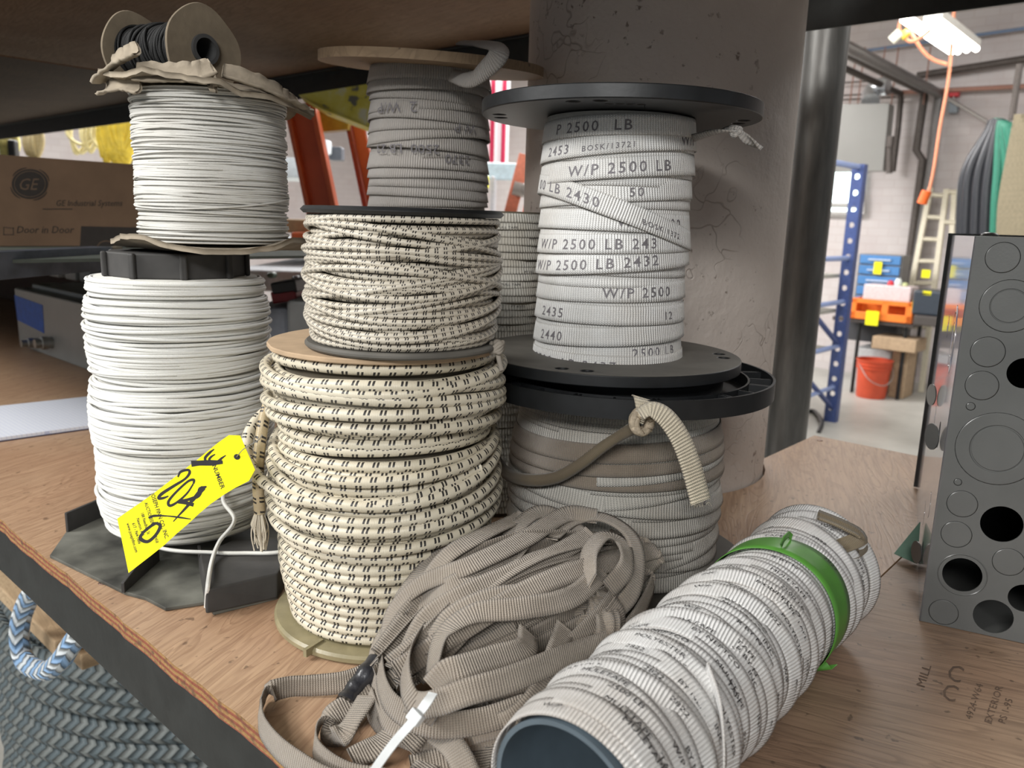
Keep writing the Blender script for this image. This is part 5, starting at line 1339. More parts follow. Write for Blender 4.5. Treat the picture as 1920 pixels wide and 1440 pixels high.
for k, (n_, z_, lb) in enumerate(((.56, pz_, 'pale wooden plank under the front beam at far left, above the rope coil'), (.60, pz_ - .04, 'darker pale plank directly beneath the other one over the rope coil'))):
    o = bevel(one(lambda g: g.box(EN(pe_ - .55 + .01 * k, n_, z_), (.55, .10, .017)), 'wooden_plank', M_plank), .003); tag(o, lb, 'plank', 'planks over the rope coil')
# ================================================================== THE HALL BEHIND
def T1(o, label, cat, group=None): return tag(o, label, cat, group)
def pbox(name, x0, y0, x1, y1, n, th, mt, parent=None, bev=0.0, z0=None, ax=NN):
    """box facing the aisle whose front spans the pixel rectangle at distance n"""
    a, b, c, d = on(x0, y1, n), on(x1, y1, n), on(x0, y0, n), on(x1, y0, n)
    e0, e1_ = ((a + c) / 2) @ E1, ((b + d) / 2) @ E1
    zb = (a[2] + b[2]) / 2 if z0 is None else z0; zt_ = (c[2] + d[2]) / 2
    o = one(lambda g: g.box(EN((e0 + e1_) / 2, n + th / 2, (zb + zt_) / 2), ((e1_ - e0) / 2, th / 2, (zt_ - zb) / 2)), name, mt, parent)
    if bev: bevel(o, bev)
    return o
def ptube(name, P, r, mt, parent=None, k=10, sp=0):
    P = spline(np.array(P), sp) if sp else np.array(P)
    o = one(lambda g: g.tube(P, r, k), name, mt, parent, True); return autosmooth(o, 50)
M_pipe = plain('brown_black_pipe', (.085, .07, .062), .5, .3, .25, .1)
M_pipel = plain('pale_conduit', (.40, .37, .35), .4, .4, .15, .1)
WN = WALLN - .12
# window
wz = struct(pbox('window_1', 1508, 318, 1616, 398, WALLN - .03, .03, emis('daylight_pane', (.86, 1.0, 1.0), 2.4)))
f_ = G()
wa, wb, wc, wd_ = on(1505, 400, WALLN - .06), on(1618, 402, WALLN - .06), on(1505, 315, WALLN - .06), on(1618, 318, WALLN - .06)
for p, q in ((wa, wb), (wc, wd_), (wa, wc), (wb, wd_), ((wa * .8 + wc * .2), (wb * .8 + wd_ * .2))): f_.tube([p, q], .03, 4)
struct(f_.build('trim_1', plain('window_frame_paint', (.5, .48, .46), .5)))
# lamps
def fixture(p, q, label, wd=.11, s=9.0):
    p = np.array(p); q = np.array(q); d = q - p; Lf = np.linalg.norm(d); d /= Lf; sdir = np.cross(d, ZZ); sdir /= np.linalg.norm(sdir)
    t = thing('fluorescent_light', label, 'ceiling light', (p + q) / 2, 'fluorescent lights')
    g = G(); g.box((p + q) / 2 + ZZ * .035, (wd / 2, Lf / 2, .025), (sdir, d, ZZ)); bevel(g.build('housing', plain('lamp_housing', (.75, .72, .66), .4), t), .006)
    for k in (-1, 1):
        g = G(); g.tube([p + sdir * wd * .27 * k, q + sdir * wd * .27 * k], .021, 12); g.build('lamp_tube', M_lamp, t, True)
M_lamp = emis('lamp_glow', (1.0, .97, .9), 7.0)
# it hangs along the depth of the hall
l0 = on(1748, 38, 5.6); l1 = l0 + NN * 1.0
fixture(l0, l1, 'bright fluorescent ceiling fixture seen under the upper shelf edge at top right')
l0 = on(1700, 36, 6.2); l1 = l0 + NN * 1.3
fixture(l0, l1, 'second slimmer fluorescent fixture farther back, left of the bright one', .09)
# pipes under the ceiling and down the wall
def run(px, py, n0, drops, r, label, mt=M_pipe):
    c = on(px, py, WN); P = [c - NN * (WN - n0), c - NN * .04, c - ZZ * .05]
    for (x, y) in drops: P.append(on(x, y, WN))
    o = ptube('service_pipe', P, r, mt); T1(o, label, 'pipe', 'pipes under the ceiling')
run(1762, 176, 3.0, [(1745, 310), (1712, 520), (1690, 690)], .045, 'pipe running under the ceiling and down the wall, rightmost of three', plain('pipe_grey', (.15, .14, .135), .4, .4))
run(1734, 172, 3.0, [(1718, 282), (1730, 300), (1706, 480), (1688, 660)], .040, 'pipe with an offset bend dropping down the wall, middle one of three')
run(1690, 176, 3.4, [(1684, 240), (1674, 322)], .030, 'short dark pipe ending beside the grey heater, leftmost of three')
for (a, b, r, lb, m_) in (((1720, 142), (1990, 100), .035, 'horizontal dark pipe along the wall, upper of two', M_pipe), ((1640, 176), (1990, 158), .022, 'thin rusty horizontal pipe along the wall, lower of two', plain('rusty_pipe', (.30, .15, .11), .6)),
                         ((1778, 185), (1858, 232), .018, 'short slanted conduit right of the red alarm box', M_pipel), ((1600, 98), (2000, 42), .016, 'thin blue conduit below the ceiling line', plain('blue_conduit', (.16, .22, .33), .5))):
    o = ptube('service_pipe', [on(a[0], a[1], WN - .02), on(b[0], b[1], WN - .02)], r, m_); T1(o, lb, 'pipe', 'pipes along the wall')
for k, x in enumerate((1607, 1622, 1660, 1685, 1745)):
    o = ptube('hanger_rod', [on(x, 88, WN - .1), on(x - 14, 196, WN - .1)], .007, plain('rusty_pipe', ())  if False else _pm['rusty_pipe']); T1(o, 'thin rusty vertical rod on the wall above the grey heater', 'rod', 'thin rods above the heater')
for k, y in enumerate((158, 182, 190)):
    o = ptube('thin_conduit', [on(1560, y - 2, WN - .05), on(1680, y - 8, WN - .05)], .009, M_pipe); T1(o, ['thin conduit above the heater, topmost of three', 'thin conduit above the heater, middle of three', 'thin conduit above the heater, lowest of three'][k], 'conduit', 'thin conduits above the heater')
# unit heater
ht = thing('unit_heater', 'grey sheet metal unit heater hanging on the brick wall with a silver duct elbow', 'heater', on(1620, 330, 8.2))
V = [on(1560, 196, 8.2), on(1667, 194, 8.2), on(1655, 320, 8.2), on(1560, 322, 8.2)]
mk('cabinet', V + [v + NN * .16 for v in V], [(0, 3, 2, 1), (4, 5, 6, 7), (0, 1, 5, 4), (1, 2, 6, 5), (2, 3, 7, 6), (3, 0, 4, 7)], plain('heater_grey', (.22, .215, .20), .4, .3, .1, .05, 1.2), ht)
ptube('duct_elbow', [on(1632, 192, 8.3), on(1634, 175, 8.5), on(1648, 163, 8.5), on(1665, 162, 8.5)], .085, plain('silver_duct', (.62, .64, .66), .3, .8), ht, 14, 6)
pbox('valve', 1662, 255, 1672, 275, 8.15, .08, M_pipe, ht); ptube('gas_pipe', [on(1668, 275, 8.2), on(1667, 325, 8.2)], .03, M_pipe, ht)
# alarm box, hanging cords
ab = thing('alarm_box', 'small red alarm box over a grey switch box on the wall', 'alarm box', on(1787, 210, WN))
pbox('red_box', 1778, 165, 1797, 181, WN, .08, plain('alarm_red', (.60, .03, .04), .4), ab, .01); pbox('switch_box', 1778, 190, 1795, 211, WN, .08, plain('switch_grey', (.22, .25, .28), .4), ab, .008)
pbox('conduit', 1786, 181, 1789, 190, WN, .03, M_pipel, ab)
oc = plain('orange_cord', (.85, .32, .18), .5, 0, .1, 0)
o = ptube('orange_extension_cord', [on(1789, 18, 6.6), on(1786, 60, 6.6), on(1778, 150, 6.6), on(1762, 240, 6.6), on(1752, 310, 6.6), on(1744, 350, 6.6), on(1738, 366, 6.6)], .012, oc, None, 8, 5); T1(o, 'long orange cord hanging straight down from the ceiling', 'cord')
o = ptube('looped_cord', [on(1690, 34, 6.4), on(1686, 55, 6.4), on(1706, 78, 6.4), on(1730, 68, 6.4), on(1745, 56, 6.4)], .012, oc, None, 8, 6); T1(o, 'short orange cord loop by the ceiling light', 'cord')
o = ptube('looped_cord', [on(1694, 36, 6.5), on(1708, 62, 6.5), on(1730, 95, 6.5), on(1750, 112, 6.5), on(1776, 121, 6.5)], .013, oc, None, 8, 6); T1(o, 'orange cord swagging from the ceiling down to the hanging cord', 'cord')
o = ptube('cord_plug', [on(1688, 60, 6.35), on(1671, 76, 6.35)], .035, plain('pale_plug', (.9, .9, .75), .4), None, 10); T1(o, 'pale plug on the orange cord loop near the ceiling', 'plug')
o = ptube('cord_connector', [on(1693, 62, 6.38), on(1700, 68, 6.38)], .032, plain('yellow_plug', (.95, .8, .1), .4), None, 10); T1(o, 'yellow connector beside the pale plug on the cord', 'plug')
o = ptube('pull_handle', [on(1738, 358, 6.6), on(1728, 382, 6.6)], .036, plain('orange_handle', (.95, .16, .03), .45), None, 10); T1(o, 'bright orange handle at the end of the hanging cord', 'handle')
# hoses
r7 = np.random.default_rng(9)
for k in range(12):
    mt = plain('black_hose', (.030, .032, .038), .35) if k in (0, 1, 2, 3, 5, 6, 8) else plain('green_hose', (.03, .20, .13), .4)
    x0 = 1862 + k * 2.6; xb = 1802 + k * 9.3
    n_ = 6.6 + k * .075 * (-1 if k % 2 else 1) * .5
    P = [on(x0, 222 + abs(k - 4) * 1.4, n_), on(x0 - 10 + k * .9, 250, n_), on(xb + 6 + (6 - k) * .5, 320, n_), on(xb, 400, n_), on(xb - 2, 520, n_), on(xb + 3, 560, n_)]
    o = ptube('garden_hose', P, .035, mt, None, 8, 6)
    T1(o, ('black hose hanging in the bunch of hoses on the right wall' if 'black' in mt.name else 'green hose hanging in the bunch of hoses on the right wall'), 'hose', 'black hoses in the hanging bunch' if 'black' in mt.name else 'green hoses in the hanging bunch')
o = ptube('brass_fitting', [on(1876, 248, 6.45), on(1873, 268, 6.45)], .028, plain('brass', (.8, .6, .15), .3, .8), None, 10); T1(o, 'brass hose fitting on the front of the hose bunch', 'hose fitting')
for k in range(5):
    n_ = 6.0 - .02 * k; P = [on(1915 + k * 3, 215 + k * 8, n_), on(1900 + k * 8, 290, n_), on(1884 + k * 13, 380, n_), on(1880 + k * 13, 470, n_)]
    o = ptube('canvas_strap', P, .045, plain('khaki_canvas', (.22, .185, .12), .8), None, 6, 5); T1(o, 'khaki canvas strap hanging at the right edge beside the hoses', 'strap', 'canvas straps by the hoses')
o = ptube('support_cable', [on(1912, 120, 6.2), on(1897, 225, 6.2)], .02, M_pipe); T1(o, 'dark upright rod above the hose bunch', 'rod')
# cream ladder
M_cream = plain('cream_paint', (.68, .62, .48), .5, 0, .1, .1)
ld = thing('ladder', 'cream painted ladder leaning on the back wall behind the table', 'ladder', on(1725, 620, 8.6))
ra0, ra1, rb0, rb1 = on(1745, 352, 8.95), on(1697, 600, 8.75), on(1775, 355, 8.95), on(1744, 600, 8.75)
rc0, rc1 = on(1790, 356, 8.97), on(1775, 600, 8.78)
for p, q in ((ra0, ra1), (rb0, rb1), (rc0, rc1)):
    q2 = q + (q - p) * ((FLZ - q[2]) / (q[2] - p[2])); ptube('rail', [p, q2], .032, M_cream, ld, 4)
for k in range(7):
    t_ = (k + .3) / 6.0; ptube('rung', [ra0 + (ra1 - ra0) * t_, rb0 + (rb1 - rb0) * t_], .022, M_cream, ld, 6)
for t_ in (.02, .25):
    ptube('crossbar', [rb0 + (rb1 - rb0) * t_, rc0 + (rc1 - rc0) * t_ + E1 * .3], .025, M_cream, ld, 6)
# blue pallet rack end frame
M_blue = plain('rack_blue', (.055, .085, .24), .45, 0, .2, .1)
M_bluel = plain('rack_pale_blue', (.28, .36, .62), .45, 0, .15, .1)
U1 = at(1557, 790, FLZ); U0 = U1 - NN * 1.05
rk = thing('pallet_rack', 'tall blue steel pallet rack with punched uprights beside the grey pipe', 'rack', U1)
zt_u = float(on(1620, 308, U1 @ NN)[2])
for k, U in enumerate((U1, U0)):
    nm = 'punched_upright'
    hs_ = [(.0, z_, .021) for z_ in np.arange(.12, zt_u - FLZ - .05, .125)]
    plate([(-.045, 0), (.045, 0), (.045, zt_u - FLZ), (-.045, zt_u - FLZ)], hs_, .004, U - NN * .03, (E1, ZZ, -NN), nm, M_blue, rk)
    g = G()
    for s_ in (-1, 1): g.box(U + E1 * .045 * s_ + NN * .01 + ZZ * (zt_u - FLZ) / 2, (.003, .04, (zt_u - FLZ) / 2))
    g.build('upright_flange', M_blue, rk)
for y in (484, 566, 650, 729):
    z_ = float(on(1590, y, U1 @ NN)[2])
    ptube('strut', [U0 * 1 + ZZ * (z_ - FLZ), U1 + ZZ * (z_ - FLZ)], .020, M_bluel, rk, 6)
for y0, y1 in ((590, 650), (700, 770)):
    z0_, z1_ = float(on(1590, y0, U1 @ NN)[2]), float(on(1590, y1, U1 @ NN)[2])
    ptube('brace', [U0 + ZZ * (z0_ + .25 - FLZ), U1 + ZZ * (z1_ - FLZ)], .022, M_blue, rk, 6)
ptube('top_strut', [U0 + ZZ * (zt_u - .03 - FLZ), U1 + ZZ * (zt_u - .02 - FLZ)], .022, M_bluel, rk, 6)
ue = float(U1 @ E1); un = float(U1 @ NN)
shz = []
for y, lb in ((519, 'upper'), (590, 'middle'), (668, 'lower')):
    z_ = float(on(1560, y, un - .5)[2]); shz.append(z_)
    g = G(); g.box(EN(ue - 1.15, un - .5, z_ - .015), (1.09, .5, .015)); g.build('rack_shelf', plain('pale_shelf', (.55, .52, .45), .6), rk)
for nm, e, n_, sx, sy, h, zi, col, lb, cat in (
    ('storage_bin', -.42, .62, .15, .15, .42, 0, (.03, .20, .08), 'green storage bin on the upper rack shelf beside the pipe', 'bin'),
    ('carton', -.16, .50, .09, .12, .24, 0, (.55, .57, .55), 'pale grey carton on the upper rack shelf next to the green bin', 'box'),
    ('tool_case', -.17, .25, .10, .12, .12, 0, (.60, .03, .05), 'red case at the front of the upper rack shelf', 'case'),
    ('plastic_bag', -.30, .45, .16, .2, .18, 1, (.75, .70, .74), 'whitish plastic bag on the middle rack shelf', 'bag'),
    ('cloth', -.42, .25, .12, .1, .14, 1, (.62, .04, .07), 'red cloth on the middle rack shelf beside the white bag', 'cloth'),
    ('tool_box', -.45, .35, .14, .1, .16, 2, (.05, .12, .16), 'dark teal tool box on the lower rack shelf', 'tool box'),
    ('spray_can', -.40, .12, .035, .035, .13, 2, (.85, .80, .05), 'yellow can on the lower rack shelf', 'can')):
    o = bevel(one(lambda g: g.box(EN(ue + e, un - 1.0 + n_, shz[zi] + h / 2 + .001), (sx, sy, h / 2)), nm, plain(nm + '_paint', col, .5)), .02); T1(o, lb, cat)
# cabinet, table, crate ...
tbn = 8.0
tz = float(on(1650, 601, tbn)[2])
tb = thing('work_table', 'dark topped folding table standing before the brick wall', 'table', on(1650, 700, tbn))
ta, tbb = on(1560, 600, tbn) @ E1, on(1715, 600, tbn) @ E1
g = G(); g.box(EN((ta + tbb) / 2, tbn + .29, tz - .02), ((tbb - ta) / 2, .29, .02)); bevel(g.build('tabletop', plain('table_top', (.07, .055, .05), .5), tb), .005)
for e in (ta + .25, tbb - .08):
    for n_ in (tbn + .06, tbn + .52):
        ptube('leg', [EN(e, n_, FLZ), EN(e, n_, tz - .04)], .018, M_black, tb, 8)
cb = thing('drawer_cabinet', 'steel parts cabinet with blue drawers and a yellow tag on the work table', 'drawer cabinet', on(1650, 560, tbn + .3))
c0x, c1x = on(1602, 540, tbn + .3) @ E1, on(1686, 540, tbn + .3) @ E1; cz1 = float(on(1645, 477, tbn + .3)[2])
g = G(); g.box(EN((c0x + c1x) / 2, tbn + .44, (tz + cz1) / 2), ((c1x - c0x) / 2, .12, (cz1 - tz) / 2)); bevel(g.build('cabinet_body', plain('cabinet_grey', (.16, .155, .15), .45), cb), .008)
M_dr = plain('drawer_blue', (.07, .21, .46), .4)
nd = 6
for k in range(nd):
    zc = tz + (cz1 - tz) * (k + .5) / nd; g = G(); g.box(EN((c0x + c1x) / 2, tbn + .312, zc), ((c1x - c0x) / 2 - .02, .012, (cz1 - tz) / nd / 2 - .008)); d_ = bevel(g.build('drawer', M_dr, cb), .004)
    g = G(); g.box(EN((c0x + c1x) / 2, tbn + .29, zc), ((c1x - c0x) / 4, .010, .008)); h_ = g.build('handle', plain('drawer_pull', (.45, .55, .7), .3), d_)
YT = plain('yellow_card', ())  if False else M_yellow
for i, (x0, y0, x1, y1, n_, lb) in enumerate(((1638, 491, 1653, 514, tbn + .27, 'yellow paper tag on the blue drawer cabinet'), (1623, 583, 1647, 610, tbn - .045, 'yellow paper tag hanging from the orange crate'), (1728, 506, 1744, 521, 8.2, 'yellow paper tag on the cream ladder'),
                                 (1710, 563, 1721, 585, tbn - .03, 'yellow paper tag at the right end of the orange crate'), (1730, 546, 1746, 554, 7.9, 'yellow paper tag lying on the dark case'))):
    o = pbox('paper_tag', x0, y0, x1, y1, n_, .006, M_yellow); T1(o, lb, 'tag', 'yellow tags in the hall')
cr = thing('plastic_crate', 'bright orange plastic crate on the front of the work table', 'crate', on(1650, 598, tbn - .02))
e0, e1_ = on(1592, 590, tbn - .02) @ E1, on(1710, 590, tbn - .02) @ E1; z1_ = float(on(1650, 563, tbn - .02)[2])
M_or = plain('crate_orange', (.90, .22, .03), .4)
W_ = e1_ - e0; Hh = z1_ - tz
g = G(); g.box(EN((e0 + e1_) / 2, tbn + .13, tz + .01), (W_ / 2, .15, .01)); g.build('crate_base', M_or, cr)
for (c, h) in ((EN((e0 + e1_) / 2, tbn - .01, z1_ - .02), (W_ / 2, .012, .022)), (EN((e0 + e1_) / 2, tbn - .01, tz + .035), (W_ / 2, .012, .035)), (EN(e0 + .03, tbn - .01, tz + Hh / 2), (.03, .012, Hh / 2)),
               (EN(e1_ - .03, tbn - .01, tz + Hh / 2), (.03, .012, Hh / 2)), (EN((e0 + e1_) / 2 + .04, tbn - .01, tz + Hh / 2), (.03, .012, Hh / 2)), (EN((e0 + e1_) / 2, tbn + .245, tz + Hh / 2), (W_ / 2, .012, Hh / 2)),
               (EN(e0 + .01, tbn + .13, tz + Hh / 2), (.012, .15, Hh / 2)), (EN(e1_ - .01, tbn + .13, tz + Hh / 2), (.012, .15, Hh / 2))):
    g = G(); g.box(c, h); bevel(g.build('crate_side', M_or, cr), .004)
o = bevel(pbox('clear_bin', 1618, 535, 1708, 565, tbn + .02, .24, plain('milky_plastic', (.70, .58, .58), .3)), .012); T1(o, 'milky clear plastic bin of small parts on top of the orange crate', 'bin')
for i, (x0, y0, x1, y1, c, lb) in enumerate(((1664, 526, 1675, 537, (.65, .03, .04), 'red lidded jar on the clear bin'), (1677, 522, 1690, 537, (.75, .8, .76), 'white bottle on the clear bin beside the red jar'), (1692, 530, 1702, 537, (.55, .6, .3), 'small olive jar on the clear bin'))):
    a_ = on((x0 + x1) / 2, y1, tbn + .1); b_ = on((x0 + x1) / 2, y0, tbn + .1); r_ = (x1 - x0) / 2 / FPX * depth(a_)
    o = one(lambda g: g.lathe([(0, 0), (r_, 0), (r_, (b_[2] - a_[2]) * .7), (r_ * .7, (b_[2] - a_[2]) * .8), (r_ * .7, b_[2] - a_[2]), (0, b_[2] - a_[2])], a_, n=20), 'jar', plain('jar_%d' % i, c, .4), None, True); T1(o, lb, 'jar', 'jars on the clear bin')
o = bevel(pbox('hard_case', 1710, 545, 1768, 592, 7.9, .35, plain('case_black', (.035, .045, .06), .4)), .02); T1(o, 'dark plastic case right of the orange crate', 'case')
# stand under the case
o = bevel(pbox('wooden_stand', 1712, 593, 1768, 612, 7.85, .4, plain('stand_dark', (.06, .05, .045), .6), z0=None), .01); T1(o, 'dark low stand under the black case', 'stand')
# below the table
for nm, x0, y0, x1, y1, n_, th, mt, lb in (
    ('cardboard_carton', 1634, 634, 1718, 658, 7.95, .35, M_card, 'open cardboard tray held under the work table'),
    ('cardboard_carton', 1672, 655, 1702, 700, 8.1, .3, M_card, 'upright cardboard carton on the floor below the tray'),
    ('plastic_tub', 1600, 655, 1670, 690, 8.25, .4, plain('white_tub', (.55, .56, .56), .4), 'white plastic tub behind the orange bucket'),
    ('equipment_case', 1590, 604, 1680, 642, 8.45, .25, plain('dark_stuff', (.05, .05, .055), .6), 'dark equipment case stored under the table')):
    o = bevel(pbox(nm, x0, y0, x1, y1, n_, th, mt, z0=FLZ + .001 if y1 > 680 else None), .008); T1(o, lb, 'box' if 'carton' in nm else ('tub' if 'tub' in nm else 'case'))
for k, (x0, x1) in enumerate(((1590, 1612),)):
    pass
SN = float(at(1720, 707, FLZ) @ NN)
sg = thing('floor_sign', 'yellow folding wet floor sign standing right of the bucket', 'floor sign', on(1720, 705, 7.7))
sa, sb = on(1707, 706, SN), on(1731, 706, SN); st_ = float(on(1722, 660, SN)[2])
V = [EN(sa @ E1, SN, FLZ), EN(sb @ E1, SN, FLZ), EN(sb @ E1 - .02, SN + .12, st_), EN(sa @ E1 + .02, SN + .12, st_)]
mk('sign_panel', V + [v + NN * .012 for v in V], [(0, 1, 2, 3), (7, 6, 5, 4), (0, 4, 5, 1), (1, 5, 6, 2), (2, 6, 7, 3), (3, 7, 4, 0)], M_yellow, sg)
V2 = [v + NN * (.24 if i < 2 else .015) for i, v in enumerate(V)]
mk('sign_panel', V2 + [v + NN * .012 for v in V2], [(0, 1, 2, 3), (7, 6, 5, 4), (0, 4, 5, 1), (1, 5, 6, 2), (2, 6, 7, 3), (3, 7, 4, 0)], M_yellow, sg)
# bucket
BK = at(1632, 744, FLZ); BK[2] = FLZ + .001
bk = thing('bucket', 'orange red plastic bucket with ribbed rim and wire handle on the concrete floor', 'bucket', BK)
g = G(); prof = [(0, 0), (.130, 0), (.134, .01), (.150, .28), (.160, .285), (.160, .295), (.152, .297), (.154, .315), (.162, .318), (.162, .328), (.154, .33), (.156, .35), (.165, .353), (.166, .37), (.158, .37), (.150, .30), (.128, .012), (0, .012)]
g.lathe(prof, BK, n=48); autosmooth(g.build('bucket_body', plain('bucket_orange', (.62, .085, .035), .4, 0, .1, .05, 12), bk), 40)
g = G(); g.tube(spline([BK + np.array([-.16, -.02, .33]), BK + np.array([-.11, -.16, .20]), BK + np.array([.02, -.20, .15]), BK + np.array([.13, -.13, .22]), BK + np.array([.165, 0, .33])], 8), .004, 6); g.build('wire_handle', M_pipel, bk, True)
# white steel rail and dark bar behind the column, at floor level of the next machine
o = one(lambda g: g.box(EN(-.9, 2.25, -.43), (.75, .03, .022)), 'white_rail', plain('white_rail_paint', (.55, .53, .50), .5)); T1(o, 'horizontal white painted rail behind the column and pipe', 'rail')
o = bevel(one(lambda g: g.box(EN(-.75, 1.82, -.80), (.62, .13, .33)), 'machine_base', plain('dark_machine', (.015, .015, .016), .6)), .01); T1(o, 'dark low cabinet in the gap between the column and the plywood corner', 'cabinet')
# castor leg of the blue rack's trolley
o = ptube('bent_tube_leg', [at(1508, 775, FLZ), at(1525, 775, FLZ) + ZZ * .02, at(1540, 795, FLZ) + ZZ * .02, at(1535, 812, FLZ)], .018, M_black, None, 8, 6); T1(o, 'black bent tube foot on the floor beside the blue rack', 'tube foot')

# ------------------------------------------------------------------ seen between the reels at left and centre
M_lad = plain('ladder_orange', (.78, .15, .05), .45, 0, .1, .05, 8)
l1_ = thing('step_ladder', 'orange fibreglass step ladder with yellow paint splattered top behind the reels', 'step ladder', aty(600, 300, 2.6))
def pole(name, x0, y0, x1, y1, Y, w_, d_, mt, par):
    a, b = aty(x0, y0, Y), aty(x1, y1, Y); v = b - a; Ln = np.linalg.norm(v); v /= Ln; sd = np.cross(v, np.array([0, 1., 0])); sd /= np.linalg.norm(sd)
    g = G(); g.box((a + b) / 2, (w_ / 2, d_ / 2, Ln / 2), (sd, np.cross(v, sd), v)); return bevel(g.build(name, mt, par), .003)
pole('rail', 563, 196, 640, 560, 2.6, .085, .03, M_lad, l1_); 
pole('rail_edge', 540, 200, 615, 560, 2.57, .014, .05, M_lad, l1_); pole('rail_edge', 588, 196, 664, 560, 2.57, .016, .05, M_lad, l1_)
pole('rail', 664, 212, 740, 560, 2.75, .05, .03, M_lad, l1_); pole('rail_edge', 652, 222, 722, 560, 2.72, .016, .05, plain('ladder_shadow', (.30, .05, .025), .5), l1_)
pole('step', 690, 226, 800, 226, 2.8, .045, .06, M_lad, l1_)
M_spl, nt, b = newmat('paint_splattered_yellow'); co = coords(nt)
L(nt, ramp(nt, nz(nt, co, 22, 3), [(0.34, (.22, .23, .20)), (0.40, (.85, .78, .14)), (0.6, (.92, .88, .25)), (0.72, (.9, .92, .7))]), b.inputs['Base Color']); b.inputs['Roughness'].default_value = .5
V = [aty(566, 190, 2.62), aty(720, 172, 2.62), aty(720, 238, 2.5), aty(600, 205, 2.5)]
V = [aty(560, 178, 2.5), aty(735, 150, 2.5), aty(735, 256, 2.45), aty(606, 206, 2.45)]
mk('ladder_top', V + [v + np.array([0, .06, -.01]) for v in V], [(0, 3, 2, 1), (4, 5, 6, 7), (0, 1, 5, 4), (1, 2, 6, 5), (2, 3, 7, 6), (3, 0, 4, 7)], M_spl, l1_)
V = [aty(570, 196, 2.66), aty(655, 196, 2.66), aty(652, 243, 2.66), aty(590, 248, 2.66)]
mk('top_bracket', V + [v + np.array([0, .05, 0]) for v in V], [(0, 3, 2, 1), (4, 5, 6, 7), (0, 1, 5, 4), (1, 2, 6, 5), (2, 3, 7, 6), (3, 0, 4, 7)], plain('mustard', (.36, .24, .03), .5), l1_)
l2_ = thing('step_ladder', 'pale orange ladder leg leaning just left of the concrete column', 'step ladder', aty(960, 390, 3.6))
pole('rail', 985, 290, 925, 520, 3.6, .055, .04, plain('faded_orange', (.72, .22, .13), .5), l2_); pole('rail', 1000, 330, 960, 520, 3.7, .03, .04, plain('faded_orange', ()) if False else _pm['faded_orange'], l2_)
ptube('hinge', [aty(962, 352, 3.55), aty(985, 358, 3.55)], .03, M_pipel, l2_)
# flag
M_flag, nt, b = newmat('striped_cloth'); co = coords(nt); sp = N(nt, 'ShaderNodeSeparateXYZ'); L(nt, co, sp.inputs[0])
st = math_n(nt, 'LESS_THAN', math_n(nt, 'FRACT', math_n(nt, 'MULTIPLY', sp.outputs[0], 11.5)), .42)
L(nt, mixc(nt, st, (.80, .78, .80), (.62, .03, .10)), b.inputs['Base Color']); b.inputs['Roughness'].default_value = .8
P0 = aty(840, 305, 6.4); P1 = aty(957, 150, 6.4); g = G(); V = []; nx = 30
for j in range(2):
    for i in range(nx + 1):
        x = P0[0] + (P1[0] - P0[0]) * i / nx
        for z_ in (P0[2], P1[2]): V.append([x, 6.4 + .03 * math.sin(i * 1.3) + .01 * j, z_])
Fc = []
for j in range(2):
    o_ = j * 2 * (nx + 1)
    for i in range(nx): q = (o_ + 2 * i, o_ + 2 * i + 2, o_ + 2 * i + 3, o_ + 2 * i + 1); Fc.append(q if j == 0 else q[::-1])
for i in range(nx):
    for z_ in (0, 1): a_ = 2 * i + z_; b_ = 2 * (i + 1) + z_; c_ = 2 * (nx + 1); Fc.append((a_, b_, b_ + c_, a_ + c_))
o = mk('flag', V, Fc, M_flag); T1(o, 'red and white striped flag hanging on the far wall behind the reels', 'flag')
def ybox(nm, x0, y0, x1, y1, Y, th, c, lb, cat, z0=None, grp=None, bev=.01, mt=None):
    a, b = aty(x0, y1, Y), aty(x1, y0, Y); zb = a[2] if z0 is None else z0
    o = bevel(one(lambda g: g.box(((a[0] + b[0]) / 2, Y + th / 2, (zb + b[2]) / 2), ((b[0] - a[0]) / 2, th / 2, (b[2] - zb) / 2), (np.array([1., 0, 0]), np.array([0, 1., 0]), ZZ)), nm, mt or plain(nm + '_c%d' % int(x0), c, .5)), bev)
    return T1(o, lb, cat, grp)
ybox('glazed_panel', 700, 306, 972, 330, 5.2, .05, (.50, .62, .68), 'pale blue horizontal rail below the flag', 'rail')
ybox('storage_cabinet', 917, 330, 928, 470, 5.0, .4, (.45, .44, .47), 'narrow grey upright beside the yellow card left of the column', 'post')
ybox('yellow_card', 905, 330, 917, 354, 4.9, .02, (.9, .85, .05), 'small yellow card seen just below the black disc edge of the small bungee reel', 'card')
ybox('white_machine', 664, 226, 790, 330, 3.4, .5, (.75, .78, .80), 'white louvred cabinet between ladder and wooden flanged reel', 'cabinet')
ybox('electric_fan', 616, 275, 640, 300, 5.0, .1, (.08, .09, .11), 'small dark wall fan seen between the ladder rails', 'fan')
ybox('lamp_shade', 600, 262, 615, 288, 4.9, .1, (.8, .85, .9), 'small pale lamp shade left of the dark fan', 'lamp shade')
ybox('white_bench', 440, 296, 575, 330, 4.4, .5, (.60, .66, .70), 'pale bench cabinet seen right of the twine reel', 'cabinet')
ybox('cardboard_carton', 520, 412, 580, 436, 3.6, .3, (.50, .34, .18), 'small cardboard carton between twine reel and small bungee reel', 'box', z0=None)
ybox('orange_tray', 545, 436, 582, 458, 3.5, .3, (.75, .16, .05), 'small orange tray just below the cardboard carton', 'tray')
ybox('display_table', 430, 458, 700, 470, 3.4, .9, (.45, .47, .50), 'pale table top seen between twine reel and small bungee reel', 'table')
ybox('work_bench', 430, 512, 660, 545, 3.0, .9, (.58, .60, .64), 'pale grey bench top seen beneath the black cross rail', 'bench')
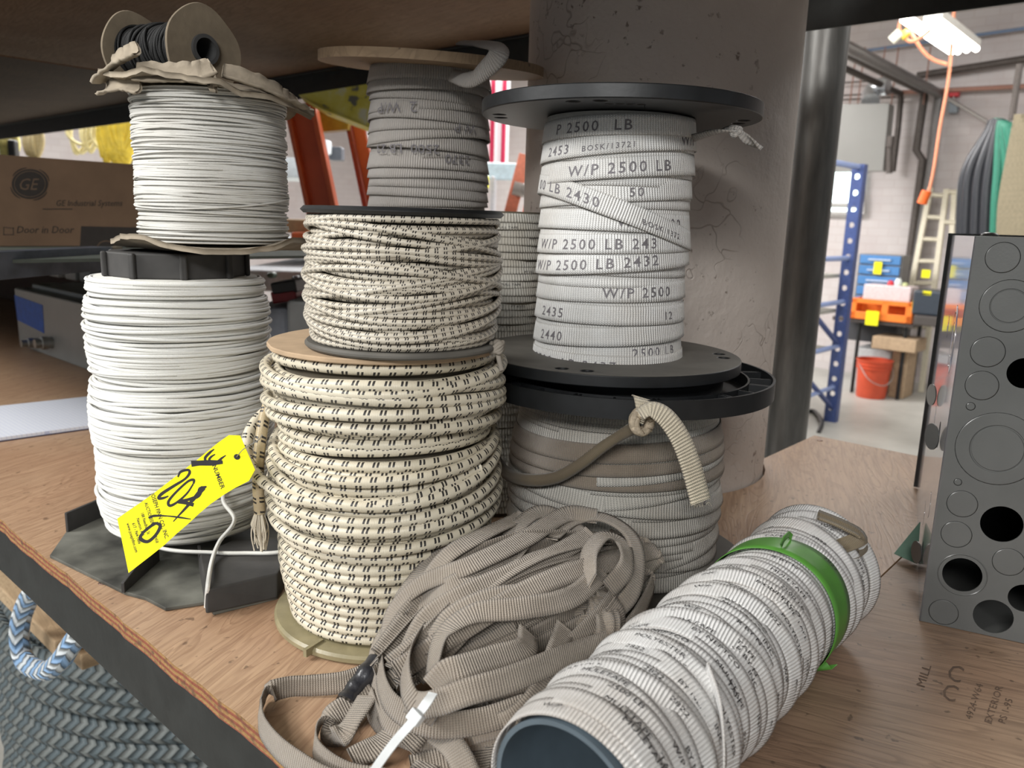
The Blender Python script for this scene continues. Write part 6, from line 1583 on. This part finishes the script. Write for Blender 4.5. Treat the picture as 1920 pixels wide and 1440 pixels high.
for k, (x, y, c, lb) in enumerate(((506, 517, (.06, .09, .07), 'dark green bottle on the pale bench'), (553, 524, (.03, .03, .035), 'black roll on the pale bench'), (575, 520, (.02, .22, .08), 'green part on the pale bench'))):
    ybox('bench_item', x - 7, y - 6, x + 8, y + 5, 2.95, .05, c, lb, 'bench item')
# grey parts on the deck behind the tall cord reel
ybox('steel_enclosure', 538, 566, 640, 640, 1.92, .22, (.13, .135, .13), 'grey steel panel box on the plywood behind the bungee reels', 'metal box', z0=.001, mt=plain('steel_panel', (.16, .165, .16), .35, .3, .15, .1, 8))
ybox('grey_tray', 470, 578, 540, 640, 1.98, .2, (.12, .13, .15), 'dull blue grey metal tray next to the steel panel box', 'metal tray', z0=.001)
rb = thing('tool_battery', 'black and dark red plastic box lying on the grey tray', 'plastic box', aty(530, 565, 2.02))
for (ya, yb, c, nm) in ((529, 549, (.012, .012, .012), 'upper_half'), (546, 564, (.22, .008, .012), 'lower_half')):
    a, b = aty(506, yb + 3, 2.02), aty(553, ya, 2.02); g = G(); g.box(((a[0] + b[0]) / 2, 2.08, (a[2] + b[2]) / 2), ((b[0] - a[0]) / 2, .05, (b[2] - a[2]) / 2), (np.array([.985, 0, .17]), np.array([0, 1., 0]), np.array([-.17, 0, .985]))); bevel(g.build(nm, plain(nm + '_c', c, .5), rb), .004)
# yellow rope bundle and loops hanging on the far left wall
M_yr = plain('yellow_rope', (.85, .62, .06), .55, 0, .2, .4, 20)
r8 = np.random.default_rng(4)
def hang(x0, x1, y0, y1, Y, n, r, lb, mt):
    g = G()
    for k in range(n):
        xa = r8.uniform(x0, x1 - 8); xb = xa + r8.uniform(8, (x1 - x0) * .7); yb = r8.uniform(y0 + (y1 - y0) * .6, y1 + 6)
        P = [aty(xa, y0 - 10, Y), aty(xa + r8.uniform(-4, 6), (y0 + yb) / 2, Y - .05), aty((xa + xb) / 2, yb, Y - .06), aty(xb + r8.uniform(-4, 6), (y0 + yb) / 2, Y - .03), aty(xb, y0 - 10, Y)]
        g.tube(spline(P, 6), r, 7)
    return T1(g.build('hanging_rope', mt, None, True), lb, 'rope', 'yellow ropes hanging on the far wall')
hang(186, 236, 225, 300, 5.2, 22, .020, 'thick bundle of yellow rope hanging above the cardboard box', M_yr)
hang(108, 190, 235, 285, 5.6, 7, .011, 'loose thin yellow rope loops left of the thick bundle', plain('faded_yellow_rope', (.75, .66, .34), .6))
hang(46, 70, 245, 292, 5.6, 8, .016, 'dull brownish rope hanging left of the thin yellow loops', plain('tan_rope', (.40, .32, .16), .6))
hang(0, 24, 255, 292, 5.0, 8, .018, 'yellow rope at the extreme left edge above the cardboard box', plain('lemon_rope', (.80, .72, .25), .6))
ybox('slim_post', 244, 226, 251, 315, 6.0, .05, (.25, .23, .25), 'thin dark upright post on the wall left of the twine reel', 'post')
ybox('slim_post', 15, 262, 26, 300, 4.9, .05, (.03, .03, .03), 'short dark upright at the extreme left edge beside yellow rope', 'post')
